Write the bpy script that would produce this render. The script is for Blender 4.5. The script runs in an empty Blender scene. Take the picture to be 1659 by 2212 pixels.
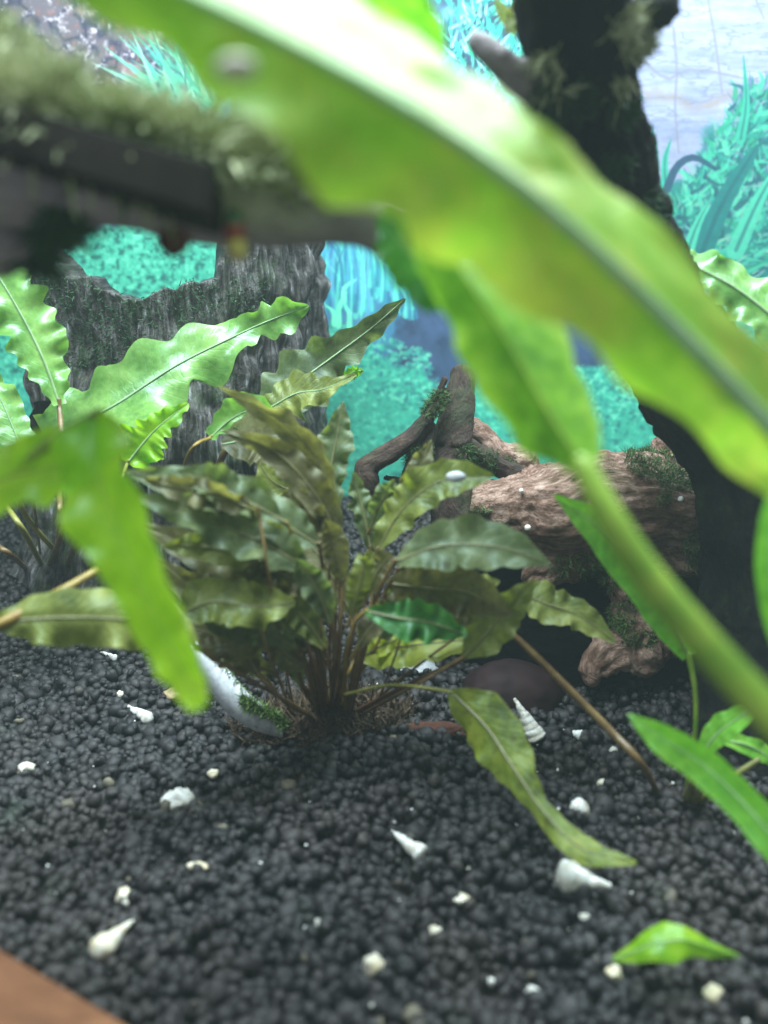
import bpy, bmesh, math, random
import numpy as np
from mathutils import Vector, Matrix

# ------------------------------------------------------------------ camera, world, lamps, exposure
# unit: 1 Blender unit = 1 cm.  (0,0) is under the lens, +Y runs into the tank, Z is up.
scene = bpy.context.scene
COL = scene.collection
scene.unit_settings.system = 'METRIC'
scene.unit_settings.scale_length = 0.01
F = 1841.0                       # focal length in working pixels (frame 1659 x 2212)
CX, CY = 829.5, 1106.0
H = 12.0
PITCH = math.radians(15.4)
cam_d = bpy.data.cameras.new('camera'); cam = bpy.data.objects.new('camera', cam_d); COL.objects.link(cam)
cam.location = (0, 0, H); cam.rotation_euler = (math.pi/2 - PITCH, 0, 0)
cam_d.sensor_fit = 'VERTICAL'; cam_d.sensor_height = 36.0; cam_d.lens = 36.0*F/2212.0
cam_d.clip_start = 0.5; cam_d.clip_end = 400
cam_d.dof.use_dof = True; cam_d.dof.focus_distance = 27.0; cam_d.dof.aperture_fstop = 0.10
scene.camera = cam
scene.view_settings.view_transform = 'Standard'; scene.view_settings.look = 'None'
scene.view_settings.exposure = 0.0; scene.view_settings.gamma = 1.0
w = bpy.data.worlds.new("World"); scene.world = w; w.use_nodes = True
w.node_tree.nodes['Background'].inputs[0].default_value = (0.90, 0.94, 1.0, 1)
w.node_tree.nodes['Background'].inputs[1].default_value = 0.27
def area(name, loc, target, sx, sy, energy, col):
    l = bpy.data.lights.new(name, 'AREA'); l.shape = 'RECTANGLE'; l.size = sx; l.size_y = sy
    l.energy = energy; l.color = col
    o = bpy.data.objects.new(name, l); COL.objects.link(o); o.location = loc
    o.rotation_euler = (Vector(target)-Vector(loc)).to_track_quat('-Z', 'Y').to_euler()
    return o
area('aquarium_lamp', (3, 21, 42), (1, 24, 0), 62, 12, 84000, (0.80, 0.97, 1.0))

# ------------------------------------------------------------------ helpers
rng = np.random.RandomState(7); random.seed(7)
FW = np.array([0, math.cos(PITCH), -math.sin(PITCH)]); UP = np.array([0, math.sin(PITCH), math.cos(PITCH)]); RT = np.array([1., 0, 0])
C0 = np.array([0, 0, H])
def P(px, py, d):
    """place a point seen at working pixel px,py at depth d cm in front of the lens"""
    return C0 + FW*d + RT*((px-CX)/F*d) + UP*((CY-py)/F*d)
def gz(x, y):
    return (0.22*np.sin(x*0.35+1.0)*np.cos(y*0.31) + 0.10*np.sin(x*1.1+y*0.7) + 1.5*np.clip((y-24)/15, 0, 1)**1.2
            - 0.35*np.exp(-((x-5.5)**2+(y-20.5)**2)/12))
def G(px, py, up=0.0):
    """point of the gravel bed seen at working pixel px,py"""
    r = FW + RT*((px-CX)/F) + UP*((CY-py)/F)
    t = -H/r[2]
    for _ in range(12):
        p = C0 + r*t; t = (H-gz(p[0], p[1])-up)/(-r[2])
    return C0 + r*t
def lerp(a, b, t): return a+(b-a)*t
def hashn(ix, iy, iz, s):
    n = (ix.astype(np.int64)*374761393 + iy.astype(np.int64)*668265263 + iz.astype(np.int64)*2147483647 + s*974634777) & 0xffffffff
    n = ((n ^ (n >> 13))*1274126177) & 0xffffffff
    n = ((n ^ (n >> 16))*2246822519) & 0xffffffff
    return ((n >> 8) & 0xffff)/65535.0
def vnoise(p, s=0):
    p = np.asarray(p, float); i = np.floor(p).astype(np.int64); f = p-i; f = f*f*(3-2*f); r = 0
    for dx in (0, 1):
        for dy in (0, 1):
            for dz in (0, 1):
                wgt = (f[:, 0] if dx else 1-f[:, 0])*(f[:, 1] if dy else 1-f[:, 1])*(f[:, 2] if dz else 1-f[:, 2])
                r = r + wgt*hashn(i[:, 0]+dx, i[:, 1]+dy, i[:, 2]+dz, s)
    return r*2-1
def fbm(p, o=4, s=0):
    p = np.asarray(p, float); r = 0; a = 1
    for k in range(o): r = r + a*vnoise(p*(2**k), s+k*11); a *= 0.5
    return r/1.6
def catmull(pts, n):
    pts = np.asarray(pts, float); m = len(pts)
    if m == 2: pts = np.array([pts[0], (pts[0]+pts[1])/2, pts[1]]); m = 3
    P_ = np.vstack([2*pts[0]-pts[1], pts, 2*pts[-1]-pts[-2]])
    out = []
    for u in np.linspace(0, m-1-1e-9, n):
        i = int(u); t = u-i; a, b, c, d = P_[i], P_[i+1], P_[i+2], P_[i+3]
        out.append(0.5*((2*b)+(-a+c)*t+(2*a-5*b+4*c-d)*t*t+(-a+3*b-3*c+d)*t**3))
    return np.array(out)
def nrm(v): return v/(np.linalg.norm(v, axis=-1, keepdims=True)+1e-12)

def mesh_np(name, V, Fq, smooth=True, uv=None, col=None):
    me = bpy.data.meshes.new(name)
    V = np.asarray(V, np.float32); Fq = np.asarray(Fq, np.int32); k = Fq.shape[1]; n = len(Fq)
    me.vertices.add(len(V)); me.vertices.foreach_set('co', V.ravel())
    me.loops.add(n*k); me.loops.foreach_set('vertex_index', Fq.ravel())
    me.polygons.add(n); me.polygons.foreach_set('loop_start', np.arange(0, n*k, k, dtype=np.int32))
    me.polygons.foreach_set('loop_total', np.full(n, k, np.int32))
    me.update(calc_edges=True)
    if smooth: me.polygons.foreach_set('use_smooth', np.ones(n, bool))
    if uv is not None:
        a = me.attributes.new('lc', 'FLOAT_VECTOR', 'POINT'); a.data.foreach_set('vector', np.asarray(uv, np.float32).ravel())
    if col is not None:
        a = me.attributes.new('tint', 'FLOAT', 'POINT'); a.data.foreach_set('value', np.asarray(col, np.float32).ravel())
    return me
def link(name, me, mat=None, parent=None):
    o = bpy.data.objects.new(name, me); COL.objects.link(o)
    if mat is not None and me is not None: me.materials.append(mat)
    if parent is not None: o.parent = parent; o.matrix_parent_inverse = parent.matrix_world.inverted()
    return o
def thing(name, loc, label, cat, group=None):
    o = bpy.data.objects.new(name, None); COL.objects.link(o); o.location = Vector(loc); o.empty_display_size = 0.5
    o.matrix_world = Matrix.Translation(Vector(loc))
    o['label'] = label; o['category'] = cat
    if group: o['group'] = group
    return o
def tag(o, label, cat, group=None):
    o['label'] = label; o['category'] = cat
    if group: o['group'] = group
    return o
def recenter(o):
    """put a mesh thing's origin at its base"""
    me = o.data; n = len(me.vertices); a = np.empty(n*3, np.float32); me.vertices.foreach_get('co', a); a = a.reshape(-1, 3)
    b = np.array([(a[:, 0].min()+a[:, 0].max())/2, (a[:, 1].min()+a[:, 1].max())/2, a[:, 2].min()])
    a -= b; me.vertices.foreach_set('co', a.ravel().astype(np.float32)); me.update(); o.location = Vector(b)
    return o
def grid_faces(nt, ns, wrap=False):
    f = []
    for i in range(nt-1):
        for j in range(ns if wrap else ns-1):
            a = i*ns+j; b = i*ns+(j+1) % ns
            f.append((a, b, b+ns, a+ns))
    return f
def tube_np(pts, rad, ns=10, n=None, caps=True):
    """closed tapered tube along pts; returns V, F(quads), path coordinate"""
    pts = np.asarray(pts, float); n = n or max(8, 6*len(pts))
    c = catmull(pts, n); r = np.interp(np.linspace(0, 1, n), np.linspace(0, 1, len(rad)), rad)
    T = nrm(np.gradient(c, axis=0)); ref = np.array([0.13, 0.31, 0.94])
    A = nrm(np.cross(T, ref)); B = np.cross(T, A)
    th = np.linspace(0, 2*np.pi, ns, endpoint=False)
    V = (c[:, None, :] + r[:, None, None]*(np.cos(th)[None, :, None]*A[:, None, :] + np.sin(th)[None, :, None]*B[:, None, :])).reshape(-1, 3)
    f = grid_faces(n, ns, True); L = np.concatenate([[0], np.cumsum(np.linalg.norm(np.diff(c, axis=0), axis=1))])
    uv = np.stack([np.repeat(L, ns), np.tile(th, n), np.zeros(n*ns)], 1)
    if caps:
        a = len(V); V = np.vstack([V, c[0]-T[0]*r[0]*0.5, c[-1]+T[-1]*r[-1]*0.5]); uv = np.vstack([uv, [0, 0, 0], [L[-1], 0, 0]])
        for j in range(ns):
            f.append((a, (j+1) % ns, j, a)); e = (n-1)*ns; f.append((a+1, e+j, e+(j+1) % ns, a+1))
    return V, f, uv
def fix_tris(V, f, uv, name):
    """mesh from mixed quads where degenerate quads are triangles"""
    me = bpy.data.meshes.new(name)
    ff = [tuple(dict.fromkeys(q)) for q in f]
    if name == 'shell': V = V+.035*np.stack([fbm(V*5, 3, 1), fbm(V*5, 3, 2), fbm(V*5, 3, 3)], 1)
    me.from_pydata([tuple(v) for v in V], [], ff)
    me.polygons.foreach_set('use_smooth', np.ones(len(ff), bool))
    a = me.attributes.new('lc', 'FLOAT_VECTOR', 'POINT'); a.data.foreach_set('vector', np.asarray(uv, np.float32).ravel())
    return me
def tube(name, pts, rad, mat, parent=None, ns=10, n=None):
    V, f, uv = tube_np(pts, rad, ns, n)
    return link(name, fix_tris(V, f, uv, name), mat, parent)

# ------------------------------------------------------------------ materials
def new_mat(name):
    m = bpy.data.materials.new(name); m.use_nodes = True; nt = m.node_tree
    b = nt.nodes['Principled BSDF']; out = nt.nodes['Material Output']
    return m, nt, b, out
def N(nt, t, **kw):
    n = nt.nodes.new(t)
    for k, v in kw.items():
        if k in ('op', 'operation'): n.operation = v
        elif hasattr(n, k): setattr(n, k, v)
    return n
def ramp(nt, stops, src):
    r = nt.nodes.new('ShaderNodeValToRGB'); e = r.color_ramp.elements
    while len(e) < len(stops): e.new(0.5)
    for el, (p, c) in zip(e, stops):
        el.position = p; el.color = (c[0], c[1], c[2], 1) if len(c) == 3 else c
    nt.links.new(src, r.inputs[0]); return r
def math_(nt, op, a, b=None, clamp=False):
    n = nt.nodes.new('ShaderNodeMath'); n.operation = op; n.use_clamp = clamp
    for i, v in enumerate((a, b)):
        if v is None: continue
        if isinstance(v, (int, float)): n.inputs[i].default_value = v
        else: nt.links.new(v, n.inputs[i])
    return n.outputs[0]
def mixc(nt, fac, a, b, mode='MIX'):
    n = nt.nodes.new('ShaderNodeMix'); n.data_type = 'RGBA'; n.blend_type = mode
    for sock, v in ((n.inputs[0], fac), (n.inputs[6], a), (n.inputs[7], b)):
        if isinstance(v, (int, float)): sock.default_value = v
        elif isinstance(v, tuple): sock.default_value = (v[0], v[1], v[2], 1)
        else: nt.links.new(v, sock)
    return n.outputs[2]
def noise(nt, vec, scale, detail=4, rough=0.55):
    n = nt.nodes.new('ShaderNodeTexNoise'); n.inputs['Scale'].default_value = scale
    n.inputs['Detail'].default_value = detail; n.inputs['Roughness'].default_value = rough
    if vec is not None: nt.links.new(vec, n.inputs['Vector'])
    return n.outputs[0]

def leaf_mat(name, c_dark, c_mid, c_light, c_rib, trans=0.45, rough=0.35, veins=26.0, speck=0.0, bump=0.25, spec=0.5):
    m, nt, b, out = new_mat(name)
    at = N(nt, 'ShaderNodeAttribute', attribute_name='lc'); sep = N(nt, 'ShaderNodeSeparateXYZ'); nt.links.new(at.outputs['Vector'], sep.inputs[0])
    s, t = sep.outputs[0], sep.outputs[1]
    geo = N(nt, 'ShaderNodeNewGeometry'); pos = geo.outputs['Position']
    ab = math_(nt, 'ABSOLUTE', s)
    n1 = noise(nt, pos, 0.9, 3); n2 = noise(nt, pos, 5.0, 5, 0.6)
    mixn = math_(nt, 'ADD', math_(nt, 'MULTIPLY', n1, 0.6), math_(nt, 'MULTIPLY', n2, 0.4))
    r = ramp(nt, [(0.36, c_dark), (0.5, c_mid), (0.64, c_light)], mixn)
    # side veins sweep forward from the midrib
    ph = math_(nt, 'ADD', math_(nt, 'SUBTRACT', math_(nt, 'MULTIPLY', t, veins), math_(nt, 'MULTIPLY', ab, veins*0.13)), math_(nt, 'MULTIPLY', n1, 4.0))
    fr = math_(nt, 'FRACT', ph); vd = math_(nt, 'ABSOLUTE', math_(nt, 'SUBTRACT', fr, 0.5))
    vein = math_(nt, 'SUBTRACT', 1.0, math_(nt, 'MULTIPLY', vd, 7.0), True)
    rib = math_(nt, 'SUBTRACT', 1.0, math_(nt, 'MULTIPLY', ab, 14.0), True)
    col = mixc(nt, math_(nt, 'MULTIPLY', vein, 0.10), r.outputs[0], c_rib)
    col = mixc(nt, math_(nt, 'MULTIPLY', rib, 0.8), col, c_rib)
    if speck > 0:
        n3 = noise(nt, pos, 3.3, 6, 0.7); sp = ramp(nt, [(0.55, (0, 0, 0)), (0.68, (1, 1, 1))], n3)
        col = mixc(nt, math_(nt, 'MULTIPLY', sp.outputs[0], speck), col, (0.07, 0.045, 0.02))
    edge = ramp(nt, [(0.86, (0, 0, 0)), (1.0, (1, 1, 1))], ab)
    col = mixc(nt, math_(nt, 'MULTIPLY', edge.outputs[0], 0.35), col, c_light)
    nt.links.new(col, b.inputs['Base Color']); b.inputs['Roughness'].default_value = rough
    b.inputs['Specular IOR Level'].default_value = spec; b.inputs['Specular Tint'].default_value = (0.78, 1.0, 0.98, 1)
    bm = N(nt, 'ShaderNodeBump'); bm.inputs['Strength'].default_value = bump; bm.inputs['Distance'].default_value = 0.06
    nt.links.new(math_(nt, 'SUBTRACT', math_(nt, 'MULTIPLY', n2, 0.7), math_(nt, 'MULTIPLY', vein, 0.25)), bm.inputs['Height'])
    nt.links.new(bm.outputs[0], b.inputs['Normal'])
    tr = N(nt, 'ShaderNodeBsdfTranslucent')
    tc = mixc(nt, 1.0, col, (1.25, 1.35, 0.55), 'MULTIPLY'); nt.links.new(tc, tr.inputs[0]); nt.links.new(bm.outputs[0], tr.inputs['Normal'])
    mx = N(nt, 'ShaderNodeMixShader'); mx.inputs[0].default_value = trans
    nt.links.new(b.outputs[0], mx.inputs[1]); nt.links.new(tr.outputs[0], mx.inputs[2]); nt.links.new(mx.outputs[0], out.inputs[0])
    return m
def stem_mat(name, c1, c2, rough=0.4):
    m, nt, b, out = new_mat(name)
    geo = N(nt, 'ShaderNodeNewGeometry'); n1 = noise(nt, geo.outputs['Position'], 2.5, 5, 0.6)
    r = ramp(nt, [(0.35, c1), (0.65, c2)], n1); nt.links.new(r.outputs[0], b.inputs['Base Color'])
    b.inputs['Roughness'].default_value = rough; b.inputs['Subsurface Weight'].default_value = 0.15; b.inputs['Subsurface Radius'].default_value = (0.15, 0.2, 0.05)
    b.inputs['Subsurface Scale'].default_value = 0.3
    return m
M = {}
M['lime'] = leaf_mat('lime_leaf', (0.17, 0.42, 0.008), (0.29, 0.58, 0.014), (0.44, 0.68, 0.03), (0.42, 0.66, 0.12), 0.55, 0.36, 16, 0.06, 0.16, 0.8)
M['droop'] = leaf_mat('mottled_lime_leaf', (0.07, 0.22, 0.012), (0.24, 0.50, 0.03), (0.48, 0.68, 0.10), (0.42, 0.62, 0.2), 0.5, 0.36, 10, 0.2, 0.25, 0.8)
M['neon'] = leaf_mat('lit_tint_lime_leaf', (0.28, 0.58, 0.012), (0.42, 0.72, 0.02), (0.56, 0.80, 0.05), (0.48, 0.74, 0.10), 0.62, 0.33, 10, 0.08, 0.12)  # paler lime: the backlit brightness is put into the colour
M['limebig'] = leaf_mat('large_lime_leaf', (0.26, 0.52, 0.05), (0.40, 0.64, 0.09), (0.58, 0.64, 0.12), (0.50, 0.72, 0.34), 0.5, 0.40, 6, 0.12, 0.25, 0.5)
M['fresh'] = leaf_mat('fresh_green_leaf', (0.11, 0.27, 0.05), (0.20, 0.42, 0.09), (0.32, 0.55, 0.14), (0.22, 0.36, 0.30), 0.42, 0.30, 16, 0.15, 0.2, 1.0)
M['olive'] = leaf_mat('olive_leaf', (0.11, 0.14, 0.03), (0.20, 0.23, 0.05), (0.31, 0.33, 0.09), (0.28, 0.28, 0.11), 0.40, 0.42, 20, 0.35, 0.5)
M['brown'] = leaf_mat('bronze_leaf', (0.075, 0.065, 0.028), (0.15, 0.135, 0.06), (0.25, 0.225, 0.115), (0.27, 0.235, 0.14), 0.5, 0.45, 14, 0.55, 0.3)
M['bronzegreen'] = leaf_mat('bronze_green_leaf', (0.065, 0.085, 0.035), (0.125, 0.165, 0.07), (0.22, 0.25, 0.12), (0.24, 0.26, 0.15), 0.48, 0.42, 14, 0.4, 0.3)
M['yellow'] = leaf_mat('yellowing_leaf', (0.22, 0.27, 0.03), (0.38, 0.42, 0.05), (0.50, 0.52, 0.09), (0.40, 0.36, 0.10), 0.5, 0.4, 16, 0.2, 0.3)
M['mottled'] = leaf_mat('mottled_leaf', (0.08, 0.11, 0.015), (0.19, 0.25, 0.025), (0.33, 0.36, 0.045), (0.26, 0.26, 0.06), 0.4, 0.45, 14, 0.75, 0.6)
M['grass'] = leaf_mat('grass_green_leaf', (0.10, 0.33, 0.025), (0.17, 0.46, 0.04), (0.27, 0.58, 0.07), (0.25, 0.55, 0.12), 0.45, 0.4, 3, 0, 0.1)
M['deepgreen'] = leaf_mat('deep_green_leaf', (0.02, 0.09, 0.015), (0.04, 0.16, 0.03), (0.08, 0.24, 0.05), (0.10, 0.25, 0.08), 0.35, 0.4, 14, 0, 0.3)
M['st_brown'] = stem_mat('brown_stem', (0.10, 0.055, 0.022), (0.20, 0.13, 0.045))
M['st_red'] = stem_mat('reddish_stem', (0.09, 0.035, 0.02), (0.17, 0.085, 0.04))
M['st_olive'] = stem_mat('olive_stem', (0.16, 0.16, 0.03), (0.27, 0.26, 0.06))
M['st_green'] = stem_mat('green_stem', (0.14, 0.28, 0.025), (0.26, 0.38, 0.045))
M['st_amber'] = stem_mat('amber_stem', (0.20, 0.12, 0.025), (0.30, 0.22, 0.05))
M['redleaf'] = leaf_mat('dark_red_leaf', (0.10, 0.01, 0.01), (0.16, 0.015, 0.015), (0.22, 0.03, 0.02), (0.2, 0.05, 0.03), 0.4)
M['rib'] = stem_mat('pale_midrib', (0.20, 0.30, 0.14), (0.28, 0.42, 0.22), 0.3)
M['ribbrown'] = stem_mat('bronze_midrib', (0.13, 0.12, 0.05), (0.20, 0.19, 0.09), 0.35)
M['ribbig'] = stem_mat('wide_pale_midrib', (0.38, 0.62, 0.34), (0.48, 0.72, 0.46), 0.22)

# wood: fibre direction comes from the limb coordinates stored on the mesh
def wood_mat(name, c0, c1, c2, c3, fib=5.0, bump=0.8, rough=0.75, green=0.0, spec=0.3):
    m, nt, b, out = new_mat(name)
    at = N(nt, 'ShaderNodeAttribute', attribute_name='lc'); mp = N(nt, 'ShaderNodeMapping'); nt.links.new(at.outputs['Vector'], mp.inputs[0])
    mp.inputs['Scale'].default_value = (0.35, 1.5, 1.0)
    geo = N(nt, 'ShaderNodeNewGeometry'); pos = geo.outputs['Position']
    wv = N(nt, 'ShaderNodeVectorMath'); wv.operation = 'MULTIPLY_ADD'
    nz = nt.nodes.new('ShaderNodeTexNoise'); nz.inputs['Scale'].default_value = 0.6; nt.links.new(pos, nz.inputs['Vector'])
    nt.links.new(nz.outputs[1], wv.inputs[0]); wv.inputs[1].default_value = (0.9, 0.9, 0.9); nt.links.new(mp.outputs[0], wv.inputs[2])
    f1 = noise(nt, wv.outputs[0], fib, 8, 0.68); f2 = noise(nt, wv.outputs[0], fib*3.0, 5, 0.7); g1 = noise(nt, pos, 1.3, 5, 0.6); g2 = noise(nt, pos, 9, 4, 0.6)
    r = ramp(nt, [(0.30, c0), (0.45, c1), (0.57, c2), (0.70, c3)], math_(nt, 'ADD', math_(nt, 'MULTIPLY', f1, 0.65), math_(nt, 'MULTIPLY', g1, 0.35)))
    crack = ramp(nt, [(0.36, (1, 1, 1)), (0.44, (0, 0, 0))], f2)
    col = mixc(nt, math_(nt, 'MULTIPLY', crack.outputs[0], 0.7), r.outputs[0], c0)
    if green:
        gg = ramp(nt, [(0.52, (0, 0, 0)), (0.64, (1, 1, 1))], noise(nt, pos, 0.7, 6, 0.7))
        col = mixc(nt, math_(nt, 'MULTIPLY', gg.outputs[0], green), col, (0.03, 0.07, 0.015))
    nt.links.new(col, b.inputs['Base Color']); b.inputs['Roughness'].default_value = rough; b.inputs['Specular IOR Level'].default_value = spec
    bm = N(nt, 'ShaderNodeBump'); bm.inputs['Strength'].default_value = bump; bm.inputs['Distance'].default_value = 0.12
    nt.links.new(math_(nt, 'ADD', math_(nt, 'ADD', f1, math_(nt, 'MULTIPLY', f2, 0.5)), math_(nt, 'MULTIPLY', g2, 0.35)), bm.inputs['Height']); nt.links.new(bm.outputs[0], b.inputs['Normal'])
    return m
M['wood'] = wood_mat('brown_driftwood', (0.03, 0.014, 0.009), (0.17, 0.09, 0.062), (0.38, 0.245, 0.195), (0.58, 0.45, 0.40), 6.0, 1.0, 0.8, 0.25)
M['twig'] = wood_mat('dark_branch_wood', (0.008, 0.005, 0.004), (0.025, 0.014, 0.01), (0.065, 0.036, 0.026), (0.13, 0.08, 0.06), 5.0, 0.9, 0.7, 0.3)
M['darkwood'] = wood_mat('waterlogged_dark_wood', (0.002, 0.002, 0.002), (0.005, 0.005, 0.0045), (0.011, 0.010, 0.009), (0.028, 0.023, 0.020), 3.0, 0.7, 0.8, 0.35, 0.15)
M['cave_shade'] = wood_mat('cave_shade_black', (0.001, 0.001, 0.001), (0.0025, 0.0025, 0.0025), (0.005, 0.005, 0.005), (0.008, 0.008, 0.008), 3.0, 0.4, 0.9, 0, 0.03)  # near-black colour stands for the shade inside the hollow
M['greywood'] = wood_mat('grey_branch_wood', (0.16, 0.14, 0.147), (0.24, 0.21, 0.22), (0.31, 0.27, 0.285), (0.38, 0.34, 0.35), 2.0, 0.3, 0.8)
M['bark'] = wood_mat('grooved_bark', (0.004, 0.003, 0.003), (0.018, 0.015, 0.013), (0.13, 0.12, 0.12), (0.70, 0.74, 0.86), 3.5, 1.0, 0.35, 0.45)  # palest bluish stop paints bright highlight streaks into the bark
def plain(name, c, rough=0.5, c2=None, scale=4.0, bump=0.2, spec=0.5):
    m, nt, b, out = new_mat(name); geo = N(nt, 'ShaderNodeNewGeometry'); n1 = noise(nt, geo.outputs['Position'], scale, 5, 0.6)
    r = ramp(nt, [(0.35, c), (0.65, c2 or c)], n1); nt.links.new(r.outputs[0], b.inputs['Base Color']); b.inputs['Roughness'].default_value = rough
    b.inputs['Specular IOR Level'].default_value = spec
    bm = N(nt, 'ShaderNodeBump'); bm.inputs['Strength'].default_value = bump; bm.inputs['Distance'].default_value = 0.05
    nt.links.new(n1, bm.inputs['Height']); nt.links.new(bm.outputs[0], b.inputs['Normal']); return m
M['shell'] = plain('white_shell', (0.50, 0.46, 0.38), 0.45, (0.86, 0.87, 0.88), 5, 0.4)
M['shelltan'] = plain('tan_shell', (0.58, 0.48, 0.30), 0.45, (0.80, 0.77, 0.68), 3, 0.3)
M['ceramic'] = plain('chalky_white_ceramic', (0.40, 0.42, 0.45), 0.5, (0.60, 0.62, 0.66), 5, 0.3)
M['mulm'] = plain('brown_mulm', (0.04, 0.024, 0.014), 0.9, (0.13, 0.085, 0.05), 4, 0)
M['tanpale'] = plain('pale_tan_shell', (0.45, 0.42, 0.30), 0.5, (0.62, 0.60, 0.50), 4, 0.3)
M['tanstone'] = plain('tan_stone', (0.25, 0.17, 0.09), 0.7, (0.42, 0.31, 0.18), 5, 0.5)
M['maroon'] = plain('maroon_stone', (0.012, 0.004, 0.005), 0.7, (0.022, 0.008, 0.009), 1.5, 0.15, 0.2)
M['redchip'] = wood_mat('reddish_bark_chip', (0.03, 0.012, 0.01), (0.09, 0.03, 0.02), (0.16, 0.06, 0.04), (0.26, 0.12, 0.09), 6, 0.8)
M['plank'] = wood_mat('varnished_plank', (0.10, 0.035, 0.012), (0.19, 0.072, 0.028), (0.27, 0.11, 0.045), (0.36, 0.17, 0.08), 0.8, 0.15, 0.5, 0, 0.15)
M['moss'] = plain('dark_moss', (0.02, 0.05, 0.01), 0.8, (0.06, 0.12, 0.025), 3, 0)
M['palemoss'] = plain('pale_moss', (0.22, 0.26, 0.12), 0.8, (0.46, 0.48, 0.30), 1.2, 0)
M['deepmoss'] = plain('deep_green_moss', (0.012, 0.05, 0.015), 0.8, (0.03, 0.10, 0.03), 1.2, 0)
M['algae'] = plain('bright_algae', (0.05, 0.11, 0.02), 0.7, (0.14, 0.22, 0.05), 3, 0)
M['black'] = plain('dark_reflection', (0.012, 0.009, 0.008), 0.7, (0.022, 0.017, 0.015), 1, 0.05, 0.1)  # colour of the glass reflection that is modelled as a bar
M['red'] = plain('dark_red', (0.10, 0.008, 0.008), 0.5, (0.22, 0.02, 0.015), 3, 0.1)
M['glue'] = plain('tan_collar', (0.40, 0.30, 0.08), 0.5, (0.50, 0.40, 0.15), 3, 0.1)
def gravel_mat():
    m, nt, b, out = new_mat('dark_soil_grain'); at = N(nt, 'ShaderNodeAttribute', attribute_name='tint')
    geo = N(nt, 'ShaderNodeNewGeometry'); pos = geo.outputs['Position']
    r = ramp(nt, [(0.0, (0.006, 0.006, 0.008)), (0.5, (0.020, 0.018, 0.021)), (0.86, (0.044, 0.039, 0.041)), (0.97, (0.06, 0.05, 0.04)), (1.0, (0.16, 0.14, 0.10))], at.outputs['Fac'])
    n1 = noise(nt, pos, 0.22, 3, 0.5); br = ramp(nt, [(0.45, (0, 0, 0)), (0.62, (1, 1, 1))], n1)
    col = mixc(nt, math_(nt, 'MULTIPLY', br.outputs[0], 0.55), r.outputs[0], (0.030, 0.020, 0.017))
    n3 = noise(nt, pos, 0.5, 3, 0.6); gr = ramp(nt, [(0.60, (0, 0, 0)), (0.72, (1, 1, 1))], n3)
    col = mixc(nt, math_(nt, 'MULTIPLY', gr.outputs[0], 0.5), col, (0.008, 0.022, 0.010))
    nt.links.new(col, b.inputs['Base Color']); b.inputs['Roughness'].default_value = 0.58; b.inputs['Specular IOR Level'].default_value = 0.4
    n2 = noise(nt, pos, 22, 4, 0.6); bm = N(nt, 'ShaderNodeBump'); bm.inputs['Strength'].default_value = 0.5; bm.inputs['Distance'].default_value = 0.03
    nt.links.new(n2, bm.inputs['Height']); nt.links.new(bm.outputs[0], b.inputs['Normal']); return m
M['gravel'] = gravel_mat()

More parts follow.
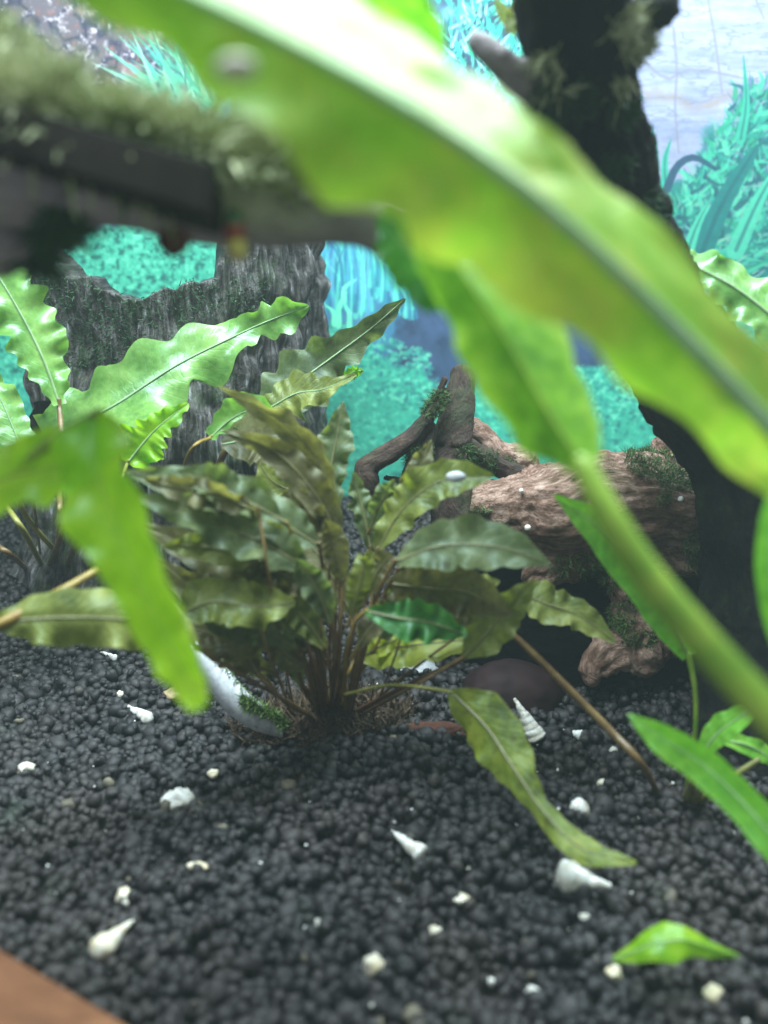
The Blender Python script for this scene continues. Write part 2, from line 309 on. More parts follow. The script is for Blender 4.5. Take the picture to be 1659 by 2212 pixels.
# ------------------------------------------------------------------ the printed backdrop behind the tank
YB = 40.0; BX0, BX1, BZ0, BZ1, DPC = -30.0, 30.0, -1.0, 29.0, 25
def paint_backdrop():
    Wd, Ht = int((BX1-BX0)*DPC), int((BZ1-BZ0)*DPC)
    xs = BX0+(np.arange(Wd)+0.5)/DPC; zs = BZ0+(np.arange(Ht)+0.5)/DPC
    X, Z = np.meshgrid(xs, zs)
    # the print is laid out on a sketch grid of its own (same numbers as the working pixels)
    dz = Z-H; dep = YB*math.cos(PITCH)-dz*math.sin(PITCH); upc = YB*math.sin(PITCH)+dz*math.cos(PITCH)
    PX = CX+X/dep*F; PY = CY-upc/dep*F
    img = np.zeros((Ht, Wd, 3), np.float32)
    def n2(sc, o=4, s=0, ax=1.0, ay=1.0):
        return fbm(np.stack([X.ravel()*sc*ax, Z.ravel()*sc*ay, np.full(X.size, 0.5)], 1), o, s).reshape(Ht, Wd)
    big = n2(0.25, 4, 1); med = n2(1.1, 4, 2); fine = n2(4.5, 3, 3); mask_n = n2(0.6, 4, 5)
    def lay(mask, c): 
        m = np.clip(mask, 0, 1)[..., None]; img[:] = img*(1-m)+np.asarray(c, np.float32)*m
    def poly(pts, soft=14, rough=25):
        """soft mask of a polygon in sketch pixels"""
        x = PX+mask_n*rough; y = PY+med*rough; ins = np.zeros((Ht, Wd), bool); dist = np.full((Ht, Wd), 1e9)
        for (x0, y0), (x1, y1) in zip(pts, pts[1:]+pts[:1]):
            c = ((y0 > y) != (y1 > y)) & (x < (x1-x0)*(y-y0)/(y1-y0+1e-9)+x0); ins ^= c
            t = np.clip(((x-x0)*(x1-x0)+(y-y0)*(y1-y0))/((x1-x0)**2+(y1-y0)**2+1e-9), 0, 1)
            dist = np.minimum(dist, np.hypot(x-x0-t*(x1-x0), y-y0-t*(y1-y0)))
        return np.clip(np.where(ins, 1, -1)*dist/soft*0.5+0.5, 0, 1)
    def px2r(px, py):
        r = FW+RT*((px-CX)/F)+UP*((CY-py)/F); t = YB/r[1]; p = C0+r*t
        return (p[0]-BX0)*DPC-0.5, (p[2]-BZ0)*DPC-0.5
    def stroke(pts, w0, c, a=1.0, taper=1.0):
        q = catmull(np.array([px2r(*p) for p in pts]), 9 if len(pts) > 2 else 5)
        R = w0*0.55+2; x0, y0 = np.floor(q.min(0)-R).astype(int); x1, y1 = np.ceil(q.max(0)+R).astype(int)
        x0 = max(x0, 0); y0 = max(y0, 0); x1 = min(x1, Wd-1); y1 = min(y1, Ht-1)
        if x1 <= x0 or y1 <= y0: return
        gx, gy = np.meshgrid(np.arange(x0, x1+1), np.arange(y0, y1+1)); best = np.zeros(gx.shape)
        for i in range(len(q)-1):
            ax_, ay_ = q[i]; bx_, by_ = q[i+1]; L = (bx_-ax_)**2+(by_-ay_)**2+1e-6
            t = np.clip(((gx-ax_)*(bx_-ax_)+(gy-ay_)*(by_-ay_))/L, 0, 1); d = np.hypot(gx-ax_-t*(bx_-ax_), gy-ay_-t*(by_-ay_))
            u = (i+t)/(len(q)-1); wd = w0*0.27*(1-taper*u**1.6)+0.25
            best = np.maximum(best, np.clip(wd-d+0.5, 0, 1))
        b = (best*a)[..., None]; s = img[y0:y1+1, x0:x1+1]; s[:] = s*(1-b)+np.asarray(c, np.float32)*b
    # deep water behind everything
    g = np.clip(PY/1100, 0, 1)[..., None]
    img[:] = np.array([0.30, 0.42, 0.55])*(1-g)+np.array([0.16, 0.28, 0.40])*g
    img += (big*0.10)[..., None]
    # rocks, upper left
    m = poly([(-900, -500), (700, -500), (760, 100), (640, 300), (330, 340), (100, 420), (-300, 380), (-900, 500)], 30, 90)
    lay(m, (0.42, 0.38, 0.42)); cell = np.abs(n2(1.3, 2, 21)); lay(m*np.clip(1-cell*5, 0, 1), (0.20, 0.20, 0.30))
    lay(m*np.clip(med*2.4-0.2, 0, 1), (0.66, 0.54, 0.54)); lay(m*np.clip(fine*2.5-0.4, 0, 1), (0.75, 0.70, 0.74)); lay(m*np.clip(-fine*2.5-0.6, 0, 1), (0.62, 0.40, 0.38))
    # pale cliff, upper right
    m = poly([(1290, -400), (2400, -400), (2400, 560), (1650, 560), (1480, 640), (1330, 430)], 14, 18)
    strat = n2(1.6, 4, 31, 0.28, 1.9)
    lay(m, (0.66, 0.68, 0.82)); lay(m*np.clip(strat*1.8, 0, 1)*0.7, (0.76, 0.78, 0.90)); lay(m*np.clip(-strat*2.0-0.1, 0, 1)*0.6, (0.50, 0.55, 0.70))
    lay(m*np.clip(1-np.abs(n2(1.2, 4, 41, 0.35, 1.6))*16, 0, 1)*0.45, (0.42, 0.44, 0.55))
    band = np.exp(-((PY-(218+9*np.sin(PX*0.03)+mask_n*20+fine*7))/13)**2)*np.clip((PX-1355)/25, 0, 1)
    lay(band*m*(0.6+0.4*fine), (0.62, 0.56, 0.53)); lay(m*np.clip((PY-240)/60, 0, 1)*0.55, (0.58, 0.60, 0.70))
    pale = np.clip((PX-1280)/60, 0, 1)*np.clip((640-PY)/60, 0, 1); img[:] = img*(1-.14*pale[..., None])
    for q in ([(1455, 60), (1462, 150), (1458, 230), (1466, 330)], [(1520, -60), (1535, 30), (1545, 90), (1560, 200)], [(1600, -80), (1650, 40)], [(1380, 120), (1440, 170), (1500, 150), (1659, 180)]):
        stroke(q, 5, (0.48, 0.46, 0.50), 0.7, 0.4)
    # blue open water, centre
    m = poly([(560, 330), (760, 250), (1100, 330), (1180, 560), (980, 830), (620, 760)], 40, 90); lay(m, (0.22, 0.47, 0.62)); lay(m*np.clip(med+0.2, 0, 1)*0.6, (0.36, 0.60, 0.74))
    m = poly([(860, 650), (960, 560), (1150, 520), (1360, 430), (1500, 500), (1450, 830), (1190, 860), (860, 850)], 24, 80); lay(m, (0.20, 0.30, 0.42)); lay(m*np.clip(med*1.6, 0, 1)*0.7, (0.28, 0.36, 0.52)); lay(m*np.clip(-med*1.8, 0, 1)*0.6, (0.10, 0.15, 0.24))
    m = poly([(1540, 590), (2300, 520), (2300, 700), (1560, 690)], 10); lay(m, (0.17, 0.20, 0.32)); lay(m*np.clip(strat*2, 0, 1)*0.8, (0.42, 0.42, 0.50))
    # teal carpet
    m = poly([(-500, 760), (300, 790), (640, 690), (760, 735), (900, 800), (960, 850), (1100, 800), (1220, 815), (1290, 790), (1360, 850), (1440, 650), (2300, 640), (2300, 1400), (-500, 1400)], 8, 26)
    lay(m, (0.20, 0.66, 0.60)); lay(m*np.clip(med*1.2+0.1, 0, 1)*0.6, (0.25, 0.76, 0.68)); lay(m*np.clip(-fine*3.0-0.45, 0, 1)*0.5, (0.10, 0.45, 0.47)); lay(m*np.clip(fine*3-0.6, 0, 1)*0.6, (0.42, 0.86, 0.76))
    m2 = poly([(-600, 600), (-200, 500), (100, 560), (240, 470), (420, 490), (600, 500), (640, 640), (700, 760), (-600, 900)], 12, 60); lay(m2, (0.22, 0.68, 0.60)); lay(m2*np.clip(-fine*3-0.2, 0, 1)*0.8, (0.05, 0.36, 0.36)); lay(m2*np.clip(fine*3-0.3, 0, 1)*0.6, (0.45, 0.85, 0.74))
    # leafy top of the carpet
    for _ in range(2600):
        k = random.random()
        if k < 0.35: x = random.uniform(620, 930); y = random.uniform(700, 830)+max(0, (x-760))*0.35
        elif k < 0.6: x = random.uniform(1150, 1420); y = random.uniform(790, 900)
        else: x = random.uniform(-100, 1500); y = random.uniform(820, 1090)
        s = random.uniform(4, 10); an = random.uniform(0, 6.28)
        stroke([(x, y), (x+s*math.cos(an), y+s*math.sin(an)*0.7)], random.uniform(4, 9), random.choice([(0.24, 0.74, 0.66), (0.40, 0.84, 0.74), (0.14, 0.56, 0.55), (0.18, 0.64, 0.61), (0.12, 0.46, 0.48)]), 0.6, 0.3)
    # leafy teal plants, right
    cs = [(0.10, 0.66, 0.62), (0.20, 0.78, 0.70), (0.06, 0.52, 0.54), (0.30, 0.86, 0.76), (0.04, 0.40, 0.44), (0.14, 0.72, 0.58)]
    m = poly([(1370, 640), (1375, 480), (1420, 400), (1500, 370), (1560, 260), (1640, 210), (1720, 150), (2300, 130), (2300, 600), (1560, 600), (1480, 660)], 14, 75)
    lay(m, (0.10, 0.56, 0.56)); lay(m*np.clip(med*2, 0, 1)*0.8, (0.16, 0.72, 0.66)); lay(m*np.clip(-med*2, 0, 1)*0.7, (0.05, 0.34, 0.42)); lay(m*np.clip(-fine*3-0.5, 0, 1)*0.6, (0.30, 0.42, 0.52))
    for _ in range(2600):
        x = random.uniform(1372, 1900); y = random.uniform(max(190, 600-(x-1380)*1.9), 650); an = random.gauss(-0.9, 0.7); L = random.uniform(14, 60)
        stroke([(x, y), (x+L*0.55*math.cos(an), y+L*0.6*math.sin(an)), (x+L*math.cos(an-0.3), y+L*math.sin(an-0.3))], random.uniform(3, 11), random.choice(cs+[(0.05, 0.30, 0.38), (0.30, 0.42, 0.52), (0.45, 0.62, 0.62), (0.40, 0.90, 0.78)]), 0.75)
    for _ in range(260):
        x = random.uniform(1400, 1800); y = random.uniform(520, 640); an = random.uniform(-0.7, 0.25); L = random.uniform(30, 80)
        stroke([(x, y), (x+L*math.cos(an), y+L*math.sin(an))], random.uniform(3, 8), random.choice(cs+[(0.55, 0.72, 0.66)]), 0.75)
    for q, w_ in (([(1405, 420), (1412, 340), (1408, 270)], 22), ([(1440, 430), (1436, 350), (1450, 300)], 18), ([(1600, 300), (1612, 220), (1606, 120)], 20), ([(1510, 560), (1560, 440), (1620, 340), (1640, 310)], 46), ([(1590, 540), (1640, 430), (1700, 330)], 38), ([(1470, 600), (1500, 500), (1540, 420)], 30)):
        stroke(q, w_, random.choice(cs[:4]), 0.95)
        stroke(q, w_*0.2, (0.05, 0.34, 0.40), 0.5)
    stroke([(1440, 410), (1462, 360), (1500, 340), (1545, 365)], 16, (0.10, 0.24, 0.34), 0.9, 0.6)
    # teal sprays, upper centre
    m = poly([(800, -300), (1340, -300), (1290, 160), (1130, 330), (900, 180)], 30, 110); lay(m, (0.22, 0.40, 0.50)); lay(m*np.clip(med*2, 0, 1), (0.40, 0.72, 0.78)); lay(m*np.clip(-med*2.2, 0, 1)*0.8, (0.12, 0.18, 0.28))
    for _ in range(1300):
        x = random.gauss(1090, 95); y = random.uniform(-180, 290); an = random.uniform(-2.4, -0.5); L = random.uniform(14, 50)
        stroke([(x, y), (x+L*math.cos(an), y+L*math.sin(an))], random.uniform(3, 8), random.choice(cs+[(0.6, 0.9, 0.9), (0.10, 0.20, 0.32)]), 0.85)
    # grass fan, upper left
    for _ in range(190):
        bx = random.choice([random.gauss(400, 25), random.gauss(455, 22), random.gauss(500, 30), random.gauss(570, 30)]); by = random.uniform(225, 272)
        an = -math.pi/2+(random.gauss(-0.6, 0.45) if bx < 500 else random.gauss(0.0, 0.18)); L = random.uniform(70, 250)
        x2 = bx+L*math.cos(an); y2 = by+L*math.sin(an)
        stroke([(bx, by), (bx*0.5+x2*0.5+random.uniform(-6, 6), (by+y2)/2-8), (x2, y2+random.uniform(0, 18))], random.uniform(5, 12), random.choice([(0.30, 0.78, 0.68), (0.45, 0.86, 0.72), (0.22, 0.66, 0.62), (0.60, 0.90, 0.80), (0.16, 0.45, 0.50)]), 0.9)
    m = poly([(500, 210), (600, 170), (720, 190), (700, 290), (480, 270)], 20, 60); lay(m*0.75, (0.18, 0.40, 0.85))
    for _ in range(40):
        bx = random.uniform(500, 660); stroke([(bx, 280), (bx+random.uniform(-20, 20), random.uniform(170, 230))], 6, random.choice([(0.2, 0.7, 0.75), (0.45, 0.85, 0.80), (0.08, 0.12, 0.3)]), 0.85)
    # tall grass in the open water, and sprouts
    for _ in range(160):
        bx = random.uniform(655, 900); L = random.uniform(70, 210); by = random.uniform(600, 690)
        stroke([(bx, by), (bx+random.uniform(-8, 8), by-L*0.5), (bx+random.uniform(-45, 25), by-L)], random.uniform(4, 12), random.choice([(0.22, 0.72, 0.74), (0.34, 0.84, 0.80), (0.16, 0.56, 0.68), (0.30, 0.62, 0.78), (0.10, 0.40, 0.55)]), 0.7)
    for bx, by, L, k in ((732, 705, 75, 18), (755, 708, 55, -14), (722, 700, 45, -26), (742, 650, 48, 30)):
        stroke([(bx, by), (bx+k*0.1, by-L*0.6), (bx+k, by-L)], 11, (0.42, 0.92, 0.78), 0.95)
    m = poly([(610, 700), (665, 695), (672, 760), (600, 765)], 8, 14); lay(m, (0.44, 0.48, 0.50)); lay(m*np.clip(fine*3, 0, 1), (0.62, 0.58, 0.55))
    rt = np.clip((PX-1340)/60, 0, 1)*np.clip((700-PY)/60, 0, 1)*np.clip(img[..., 1]-img[..., 0]-.12, 0, .3)*3.3; img *= (1-.22*rt)[..., None]
    teal = np.clip(np.minimum(img[..., 1], img[..., 2])-img[..., 0], 0, 1)*2; img[..., 2] *= 1-.07*np.clip(teal, 0, 1); img[..., 0] += .05*np.clip(teal, 0, 1)
    img[:] = np.clip(img*(1+0.06*fine[..., None]), 0, 1)
    im = bpy.data.images.new('backdrop_print', Wd, Ht); im.colorspace_settings.name = 'sRGB'
    rgba = np.ones((Ht, Wd, 4), np.float32); rgba[..., :3] = img; im.pixels.foreach_set(rgba.ravel()); im.update(); im.pack()
    return im
def build_backdrop():
    im = paint_backdrop(); m, nt, b, out = new_mat('printed_film')
    uv = N(nt, 'ShaderNodeUVMap'); tx = N(nt, 'ShaderNodeTexImage'); tx.image = im; tx.extension = 'EXTEND'; nt.links.new(uv.outputs[0], tx.inputs[0])
    nt.links.new(tx.outputs[0], b.inputs['Base Color']); b.inputs['Roughness'].default_value = 0.5; b.inputs['Specular IOR Level'].default_value = 0.3
    bm = bmesh.new(); vs = [bm.verts.new((x, YB+dy, z)) for dy in (0, 0.04) for x, z in ((BX0, BZ0), (BX1, BZ0), (BX1, BZ1), (BX0, BZ1))]
    fs = [(0, 1, 2, 3), (7, 6, 5, 4), (0, 4, 5, 1), (1, 5, 6, 2), (2, 6, 7, 3), (3, 7, 4, 0)]
    ul = bm.loops.layers.uv.new('UVMap')
    for f in fs:
        fc = bm.faces.new([vs[i] for i in f])
        for lp in fc.loops: lp[ul].uv = ((lp.vert.co.x-BX0)/(BX1-BX0), (lp.vert.co.z-BZ0)/(BZ1-BZ0))
    me = bpy.data.meshes.new('printed_backdrop'); bm.to_mesh(me); bm.free()
    o = link('printed_backdrop', me, m)
    return tag(recenter(o), 'printed aquarium backdrop showing teal water plants, carpet and pale cliffs behind the tank', 'backdrop')
build_backdrop()

# ------------------------------------------------------------------ gravel bed
def icosphere(sub):
    bm = bmesh.new(); bmesh.ops.create_icosphere(bm, subdivisions=sub, radius=1)
    V = np.array([v.co[:] for v in bm.verts]); Fc = np.array([[v.index for v in f.verts] for f in bm.faces]); bm.free(); return V, Fc
def rand_rot(n):
    q = rng.normal(size=(n, 4)); q /= np.linalg.norm(q, axis=1)[:, None]; w_, x, y, z = q.T
    return np.stack([1-2*(y*y+z*z), 2*(x*y-z*w_), 2*(x*z+y*w_), 2*(x*y+z*w_), 1-2*(x*x+z*z), 2*(y*z-x*w_), 2*(x*z-y*w_), 2*(y*z+x*w_), 1-2*(x*x+y*y)], 1).reshape(n, 3, 3)
def scatter_grains(name, pos, rad, tint, sub, mat, lump=0.42, nvar=14):
    V0, F0 = icosphere(sub); Vs = []; Fs = []; Cs = []; base = 0
    var = rng.randint(0, nvar, len(pos))
    for k in range(nvar):
        idx = np.where(var == k)[0]
        if not len(idx): continue
        v = V0*(1+lump*vnoise(V0*1.7+k*7.3, k))[:, None]*np.array([1, rng.uniform(.82, 1.0), rng.uniform(.7, .95)])
        R = rand_rot(len(idx)); W_ = np.einsum('nij,vj->nvi', R, v)*rad[idx][:, None, None]+pos[idx][:, None, :]
        Vs.append(W_.reshape(-1, 3)); Fs.append((F0[None]+(np.arange(len(idx))*len(V0))[:, None, None]+base).reshape(-1, 3)); base += len(idx)*len(V0)
        Cs.append(np.repeat(tint[idx], len(V0)))
    return link(name, mesh_np(name, np.vstack(Vs), np.vstack(Fs), True, None, np.concatenate(Cs)), mat)
def gravel():
    def field(y0, y1, sp, margin):
        ys = np.arange(y0, y1, sp*0.87); out = []
        for i, y in enumerate(ys):
            hw = 0.47*y+margin; xs = np.arange(-hw, hw, sp)+(sp/2 if i % 2 else 0); out.append(np.stack([xs, np.full(len(xs), y)], 1))
        p = np.vstack(out); p += rng.uniform(-sp*.36, sp*.36, p.shape); return p
    for y0, y1, sp, sub in ((9.6, 24.5, 0.29, 2), (24.5, 40.0, 0.30, 1)):
        p = field(y0, y1, sp, 3.0); n = len(p); r = rng.uniform(0.125, 0.225, n)*(1+0.35*(rng.rand(n) > 0.90))
        z = gz(p[:, 0], p[:, 1])+rng.uniform(-0.10, 0.10, n)+0.10*vnoise(np.c_[p*0.9, np.zeros(n)], 3)
        tint = np.clip(rng.beta(2, 2.4, n)*0.95, 0, 1); tint[rng.rand(n) > 0.993] = 1.0
        scatter_grains('gravel', np.c_[p, z], r, tint, sub, M['gravel'])['kind'] = 'stuff'
        # second layer of loose grains on top
        q = p[rng.rand(n) < 0.38]+rng.uniform(-.13, .13, (1, 2)); m_ = len(q); r = rng.uniform(0.06, 0.18, m_)
        z = gz(q[:, 0], q[:, 1])+rng.uniform(0.12, 0.26, m_)
        scatter_grains('gravel', np.c_[q, z], r, np.clip(rng.beta(2, 2, m_), 0, 1), sub, M['gravel'])['kind'] = 'stuff'
    # the bed under the loose grains
    nx, ny = 90, 90; xs = np.linspace(-30, 30, nx); ys = np.linspace(8.5, 39.9, ny); X, Y = np.meshgrid(xs, ys)
    Z = gz(X, Y)-0.10; V = np.stack([X.ravel(), Y.ravel(), Z.ravel()], 1)
    o = link('soil_bed', mesh_np('soil_bed', V, grid_faces(ny, nx), True, None, np.full(len(V), 0.15)), M['gravel']); o['kind'] = 'structure'
gravel()

# ------------------------------------------------------------------ leaves
def leaf(parent, pts, wid, mat, rib='rib', tilt=(0,), ruffle=0.13, rf=3.2, lobe=0.12, lf=6, cup=0.15, ribr=0.03, stem=None, stemr=(0.05, 0.07), smat='st_olive', nt_=64, ns_=15, label=None, seed=0, asym=(1, 1), name='leaf', fold=0.0, tilt2=None, crinkle=.07, wid2=None, wk=1.0):
    """pts: (px,py,depth) along the midrib from base to tip; wid: half widths in working px"""
    pw = np.array([P(*p) for p in pts]); c = catmull(pw, nt_); t = np.linspace(0, 1, nt_); dep = (c-C0)@FW
    W_ = np.interp(t, np.linspace(0, 1, len(wid)), wid)
    k = np.array([.25, .5, .25])
    for _ in range(4): W_[1:-1] = (W_[:-2]*k[0]+W_[1:-1]*k[1]+W_[2:]*k[2])
    W_ = W_*wk*dep/F; W_[0] = max(W_[0], 0.01); W_[-1] = 0.005
    T = nrm(np.gradient(c, axis=0)); Vw = nrm(c-C0); side0 = nrm(np.cross(Vw, T)); B = nrm(np.cross(T, side0))
    tl = np.radians(np.interp(t, np.linspace(0, 1, len(tilt)), tilt))
    sd = np.cos(tl)[:, None]*side0+np.sin(tl)[:, None]*B; Nn = -np.cross(T, sd)
    stretch = 1/np.maximum(np.cos(tl), 0.45); WL = W_
    WR = W_ if wid2 is None else np.maximum(np.interp(t, np.linspace(0, 1, len(wid2)), wid2)*dep/F, .01)
    sdL, sdR, stL, stR = sd, sd, stretch, stretch
    if tilt2 is not None:      # the half to the right of the midrib folds by its own angle
        t2 = np.radians(np.interp(t, np.linspace(0, 1, len(tilt2)), tilt2)); sdR = np.cos(t2)[:, None]*side0+np.sin(t2)[:, None]*B; stR = 1/np.maximum(np.cos(t2), 0.3)
    s = np.linspace(-1, 1, ns_); r_ = np.random.RandomState(seed*13+5)
    V = np.zeros((nt_, ns_, 3)); ph = r_.uniform(0, 6.28, 6)
    Lw = np.linalg.norm(np.diff(c, axis=0), axis=1).sum()
    for j, sv in enumerate(s):
        W_ = WR if sv > 0 else WL
        a = abs(sv); sg = 0 if sv < 0 else 1
        wn = fbm(np.stack([t*3.1+seed*2.3, t*0+sg*5, t*0], 1), 2, 4); am = np.clip(.75+1.3*fbm(np.stack([t*4.3+seed, t*0+sg*3, t*0+2], 1), 2, 6), .05, 1.6)
        q = t*lf+ph[sg]/6.28+1.3*wn
        tri = 1-2*np.abs((q % 1)-0.35*1.2)                                 # scalloped margin
        ed = (1+.10*fbm(np.stack([t*Lw*1.3+seed, t*0+sg*9, t*0], 1), 3, 2)*a**2+lobe*am*(tri-0.4)*a**3+lobe*0.5*np.sin(t*lf*7.1+ph[4])*a**4)*asym[sg]
        sd = sdR if sv > 0 else sdL; stretch = stR if sv > 0 else stL; off = W_*stretch*sv*ed
        wv = ruffle*W_/max(W_.max(), 1e-6)*a**1.8*am*(np.sin(t*rf*6.28+ph[sg]+4*wn)+0.5*np.sin(t*rf*11.7+ph[2+sg]-5*wn))
        up = cup*W_*a**1.6 + wv + fold*W_*a
        up = up+crinkle*fbm(np.stack([off*1.6+seed, t*Lw*1.6, t*0], 1), 3, seed)*min(1, a*3)
        V[:, j] = c+sd*off[:, None]+Nn*up[:, None]
    uv = np.stack([np.tile(s, nt_), np.repeat(t*Lw/4.0, ns_), np.zeros(nt_*ns_)], 1)
    o = link(name, mesh_np(name, V.reshape(-1, 3), grid_faces(nt_, ns_), True, uv), M[mat], parent)
    if label: o['label'] = label
    rr = np.clip(ribr*(1-0.8*t), 0.006, 1)
    Vr, fr, ur = tube_np(c[::3]+Nn[::3]*ribr*0.15, rr[::3], 7, 40); link('midrib', fix_tris(Vr, fr, ur, 'midrib'), M[rib], o)
    if stem is not None:
        sp = [P(*q) if len(q) == 3 else np.array(G(q[0], q[1], -0.15)) for q in stem]
        Vr, fr, ur = tube_np(np.array([*sp, c[0], c[1]]), [*[lerp(stemr[1], stemr[0], i/len(sp))*(.66 if stemr[1] < .1 else 1) for i in range(len(sp))], stemr[0]*.9, stemr[0]*.6], 10, 36)
        link('leaf_stem', fix_tris(Vr, fr, ur, 'leaf_stem'), M[smat], o)
    return o

# --- moss-covered tufts: many thin curved fronds joined in one piece
def tufts(name, roots, nrm_, n, length, mat, parent=None, width=.02, seed=0, droop=.0):
    r_ = np.random.RandomState(seed); idx = r_.randint(0, len(roots), n); p = roots[idx]+r_.normal(0, .04, (n, 3)); d = nrm(nrm_[idx]+r_.normal(0, .75, (n, 3)))
    L = length*r_.uniform(.4, 1.2, n)[:, None]; sd = nrm(np.cross(d, r_.normal(size=(n, 3))))*width*r_.uniform(.6, 1.4, n)[:, None]
    bend = r_.normal(0, .3, (n, 3))*L; bend[:, 2] -= droop*L[:, 0]
    q = [p-sd, p+sd, p+d*L*.55+bend*.35+sd*.9, p+d*L*.55+bend*.35-sd*.9, p+d*L+bend+sd*.2, p+d*L+bend-sd*.2]
    V = np.stack(q, 1).reshape(-1, 3); b = np.arange(n)[:, None]*6; Fq = np.vstack([b+[0, 1, 2, 3], b+[3, 2, 4, 5]])
    o = link(name, mesh_np(name, V, Fq, True), M[mat], parent); o['kind'] = 'stuff'; return o

# --- central bronze plant
BASE = (720, 1558)
bz = np.array(G(*BASE)); plant = thing('bronze_water_plant', bz, 'low bronze and olive leaved water plant rooted in the gravel at the middle', 'plant')
B0 = lambda dx=0, dy=0: (BASE[0]+dx, BASE[1]+dy)
R_ = dict(rib='ribbrown', smat='st_brown', wk=.84)
leaf(plant, [(722, 1090, 20.5), (680, 985, 20.3), (600, 905, 20), (470, 833, 19.6)], [6, 32, 36, 32, 20, 2], 'brown', tilt=(-30,), cup=.3, seed=1, stem=[B0(-8), (690, 1350, 21), (705, 1200, 20.8)], stemr=(.05, .08), lobe=0.07, **R_)
leaf(plant, [(735, 1180, 20), (690, 1080, 19.8), (600, 980, 19.5), (475, 928, 19)], [8, 36, 44, 40, 26, 2], 'brown', tilt=(20, -10), cup=.25, seed=2, stem=[B0(0), (712, 1400, 20.6), (725, 1260, 20.3)], stemr=(.05, .08), lobe=0.11, ruffle=0.15, **R_)
leaf(plant, [(728, 1105, 21.5), (715, 1020, 21.5), (728, 940, 21.6), (742, 868, 21.7)], [6, 28, 40, 42, 30, 3], 'bronzegreen', tilt=(15,), cup=.25, seed=3, stem=[B0(6), (735, 1300, 21.5), (730, 1190, 21.4)], stemr=(.05, .07), lobe=0.13, **R_)
leaf(plant, [(800, 1185, 21), (788, 1120, 21), (775, 1070, 21), (762, 1020, 21)], [10, 26, 30, 24, 3], 'bronzegreen', tilt=(20,), cup=.2, seed=4, stem=[B0(20), (790, 1400, 21.4), (805, 1270, 21.1)], stemr=(.05, .07), **R_)
# right group
leaf(plant, [(815, 1190, 20.2), (870, 1100, 20), (950, 1040, 19.8), (1068, 1028, 19.5)], [8, 38, 52, 52, 46, 4], 'olive', tilt=(-25, -10), cup=.25, seed=5, stem=[B0(22), (770, 1420, 20.6), (805, 1290, 20.4)], stemr=(.055, .08), ruffle=0.17, **R_)
leaf(plant, [(825, 1170, 21), (868, 1080, 21), (905, 1010, 21), (932, 950, 21)], [6, 26, 30, 26, 4], 'brown', tilt=(10,), cup=.2, seed=6, stem=[B0(26), (800, 1380, 21.2), (820, 1260, 21)], stemr=(.045, .07), **R_)
leaf(plant, [(850, 1215, 18.8), (950, 1180, 18.5), (1070, 1180, 18.2), (1190, 1218, 18)], [8, 46, 64, 66, 46, 3], 'bronzegreen', tilt=(-28, -18, -10), cup=.2, seed=7, stem=[B0(30), (770, 1450, 20.3), (810, 1300, 19.3)], stemr=(.055, .09), lobe=0.10, ruffle=0.11, **R_)
leaf(plant, [(840, 1260, 19.3), (920, 1270, 19.2), (1010, 1280, 19), (1110, 1330, 18.8)], [10, 56, 66, 64, 46, 3], 'brown', tilt=(25, 10), cup=.1, seed=8, stem=[B0(34), (790, 1400, 20)], stemr=(.05, .08), **R_)
leaf(plant, [(1000, 1420, 19.5), (1050, 1370, 19.3), (1100, 1310, 19.2), (1160, 1250, 19)], [6, 42, 54, 50, 32, 3], 'olive', tilt=(10,), cup=.2, seed=9, stem=[B0(34), (880, 1490, 20.3), (950, 1450, 19.8)], stemr=(.05, .07), **R_)
leaf(plant, [(1120, 1280, 20.5), (1180, 1305, 20.4), (1250, 1330, 20.4), (1332, 1388, 20.3)], [10, 50, 48, 40, 32, 3], 'olive', tilt=(-20,), cup=.15, seed=10, stem=[B0(36), (900, 1440, 20.8), (1050, 1330, 20.6)], stemr=(.04, .06), lobe=0.08, label='olive leaf pointing down to the right over the dark hollow', **R_)
leaf(plant, [(790, 1320, 18.6), (860, 1335, 18.4), (930, 1345, 18.3), (1010, 1372, 18.2)], [6, 26, 44, 46, 34, 3], 'deepgreen', tilt=(-10, 20), cup=.3, seed=11, ruffle=0.23, stem=[B0(28), (745, 1430, 20), (765, 1350, 19)], stemr=(.05, .08), rib='ribbrown', smat='st_amber', label='deep green folded leaf low at the front right')
leaf(plant, [(770, 1420, 21.2), (860, 1398, 21), (980, 1385, 20.8), (1115, 1368, 20.6)], [8, 40, 46, 34, 26, 4], 'yellow', tilt=(-35,), cup=.1, seed=12, ruffle=0.15, stem=[B0(30), (745, 1480, 21.2)], stemr=(.05, .07), rib='ribbrown', smat='st_amber', label='yellowing leaf lying low to the right')
# left group
leaf(plant, [(690, 1180, 19.2), (590, 1120, 18.8), (450, 1060, 18.3), (268, 1018, 18)], [8, 54, 70, 66, 48, 3], 'bronzegreen', tilt=(30, 15), cup=.2, seed=13, ruffle=0.18, lobe=0.09, stem=[B0(-14), (690, 1400, 20.4), (700, 1270, 19.8)], stemr=(.05, .08), **R_)
leaf(plant, [(670, 1230, 18.8), (560, 1170, 18.4), (420, 1110, 18), (285, 1070, 17.8)], [8, 50, 62, 56, 36, 3], 'bronzegreen', tilt=(20, 10), cup=.3, seed=14, ruffle=0.22, stem=[B0(-18), (670, 1420, 20.3), (690, 1320, 19.5)], stemr=(.05, .08), **R_)
leaf(plant, [(660, 1280, 19.6), (560, 1230, 19.4), (430, 1190, 19.2), (300, 1130, 19)], [8, 44, 60, 56, 36, 3], 'brown', tilt=(-15, 10), cup=.2, seed=15, ruffle=0.23, lobe=0.15, stem=[B0(-18), (660, 1440, 20.4)], stemr=(.05, .08), **R_)
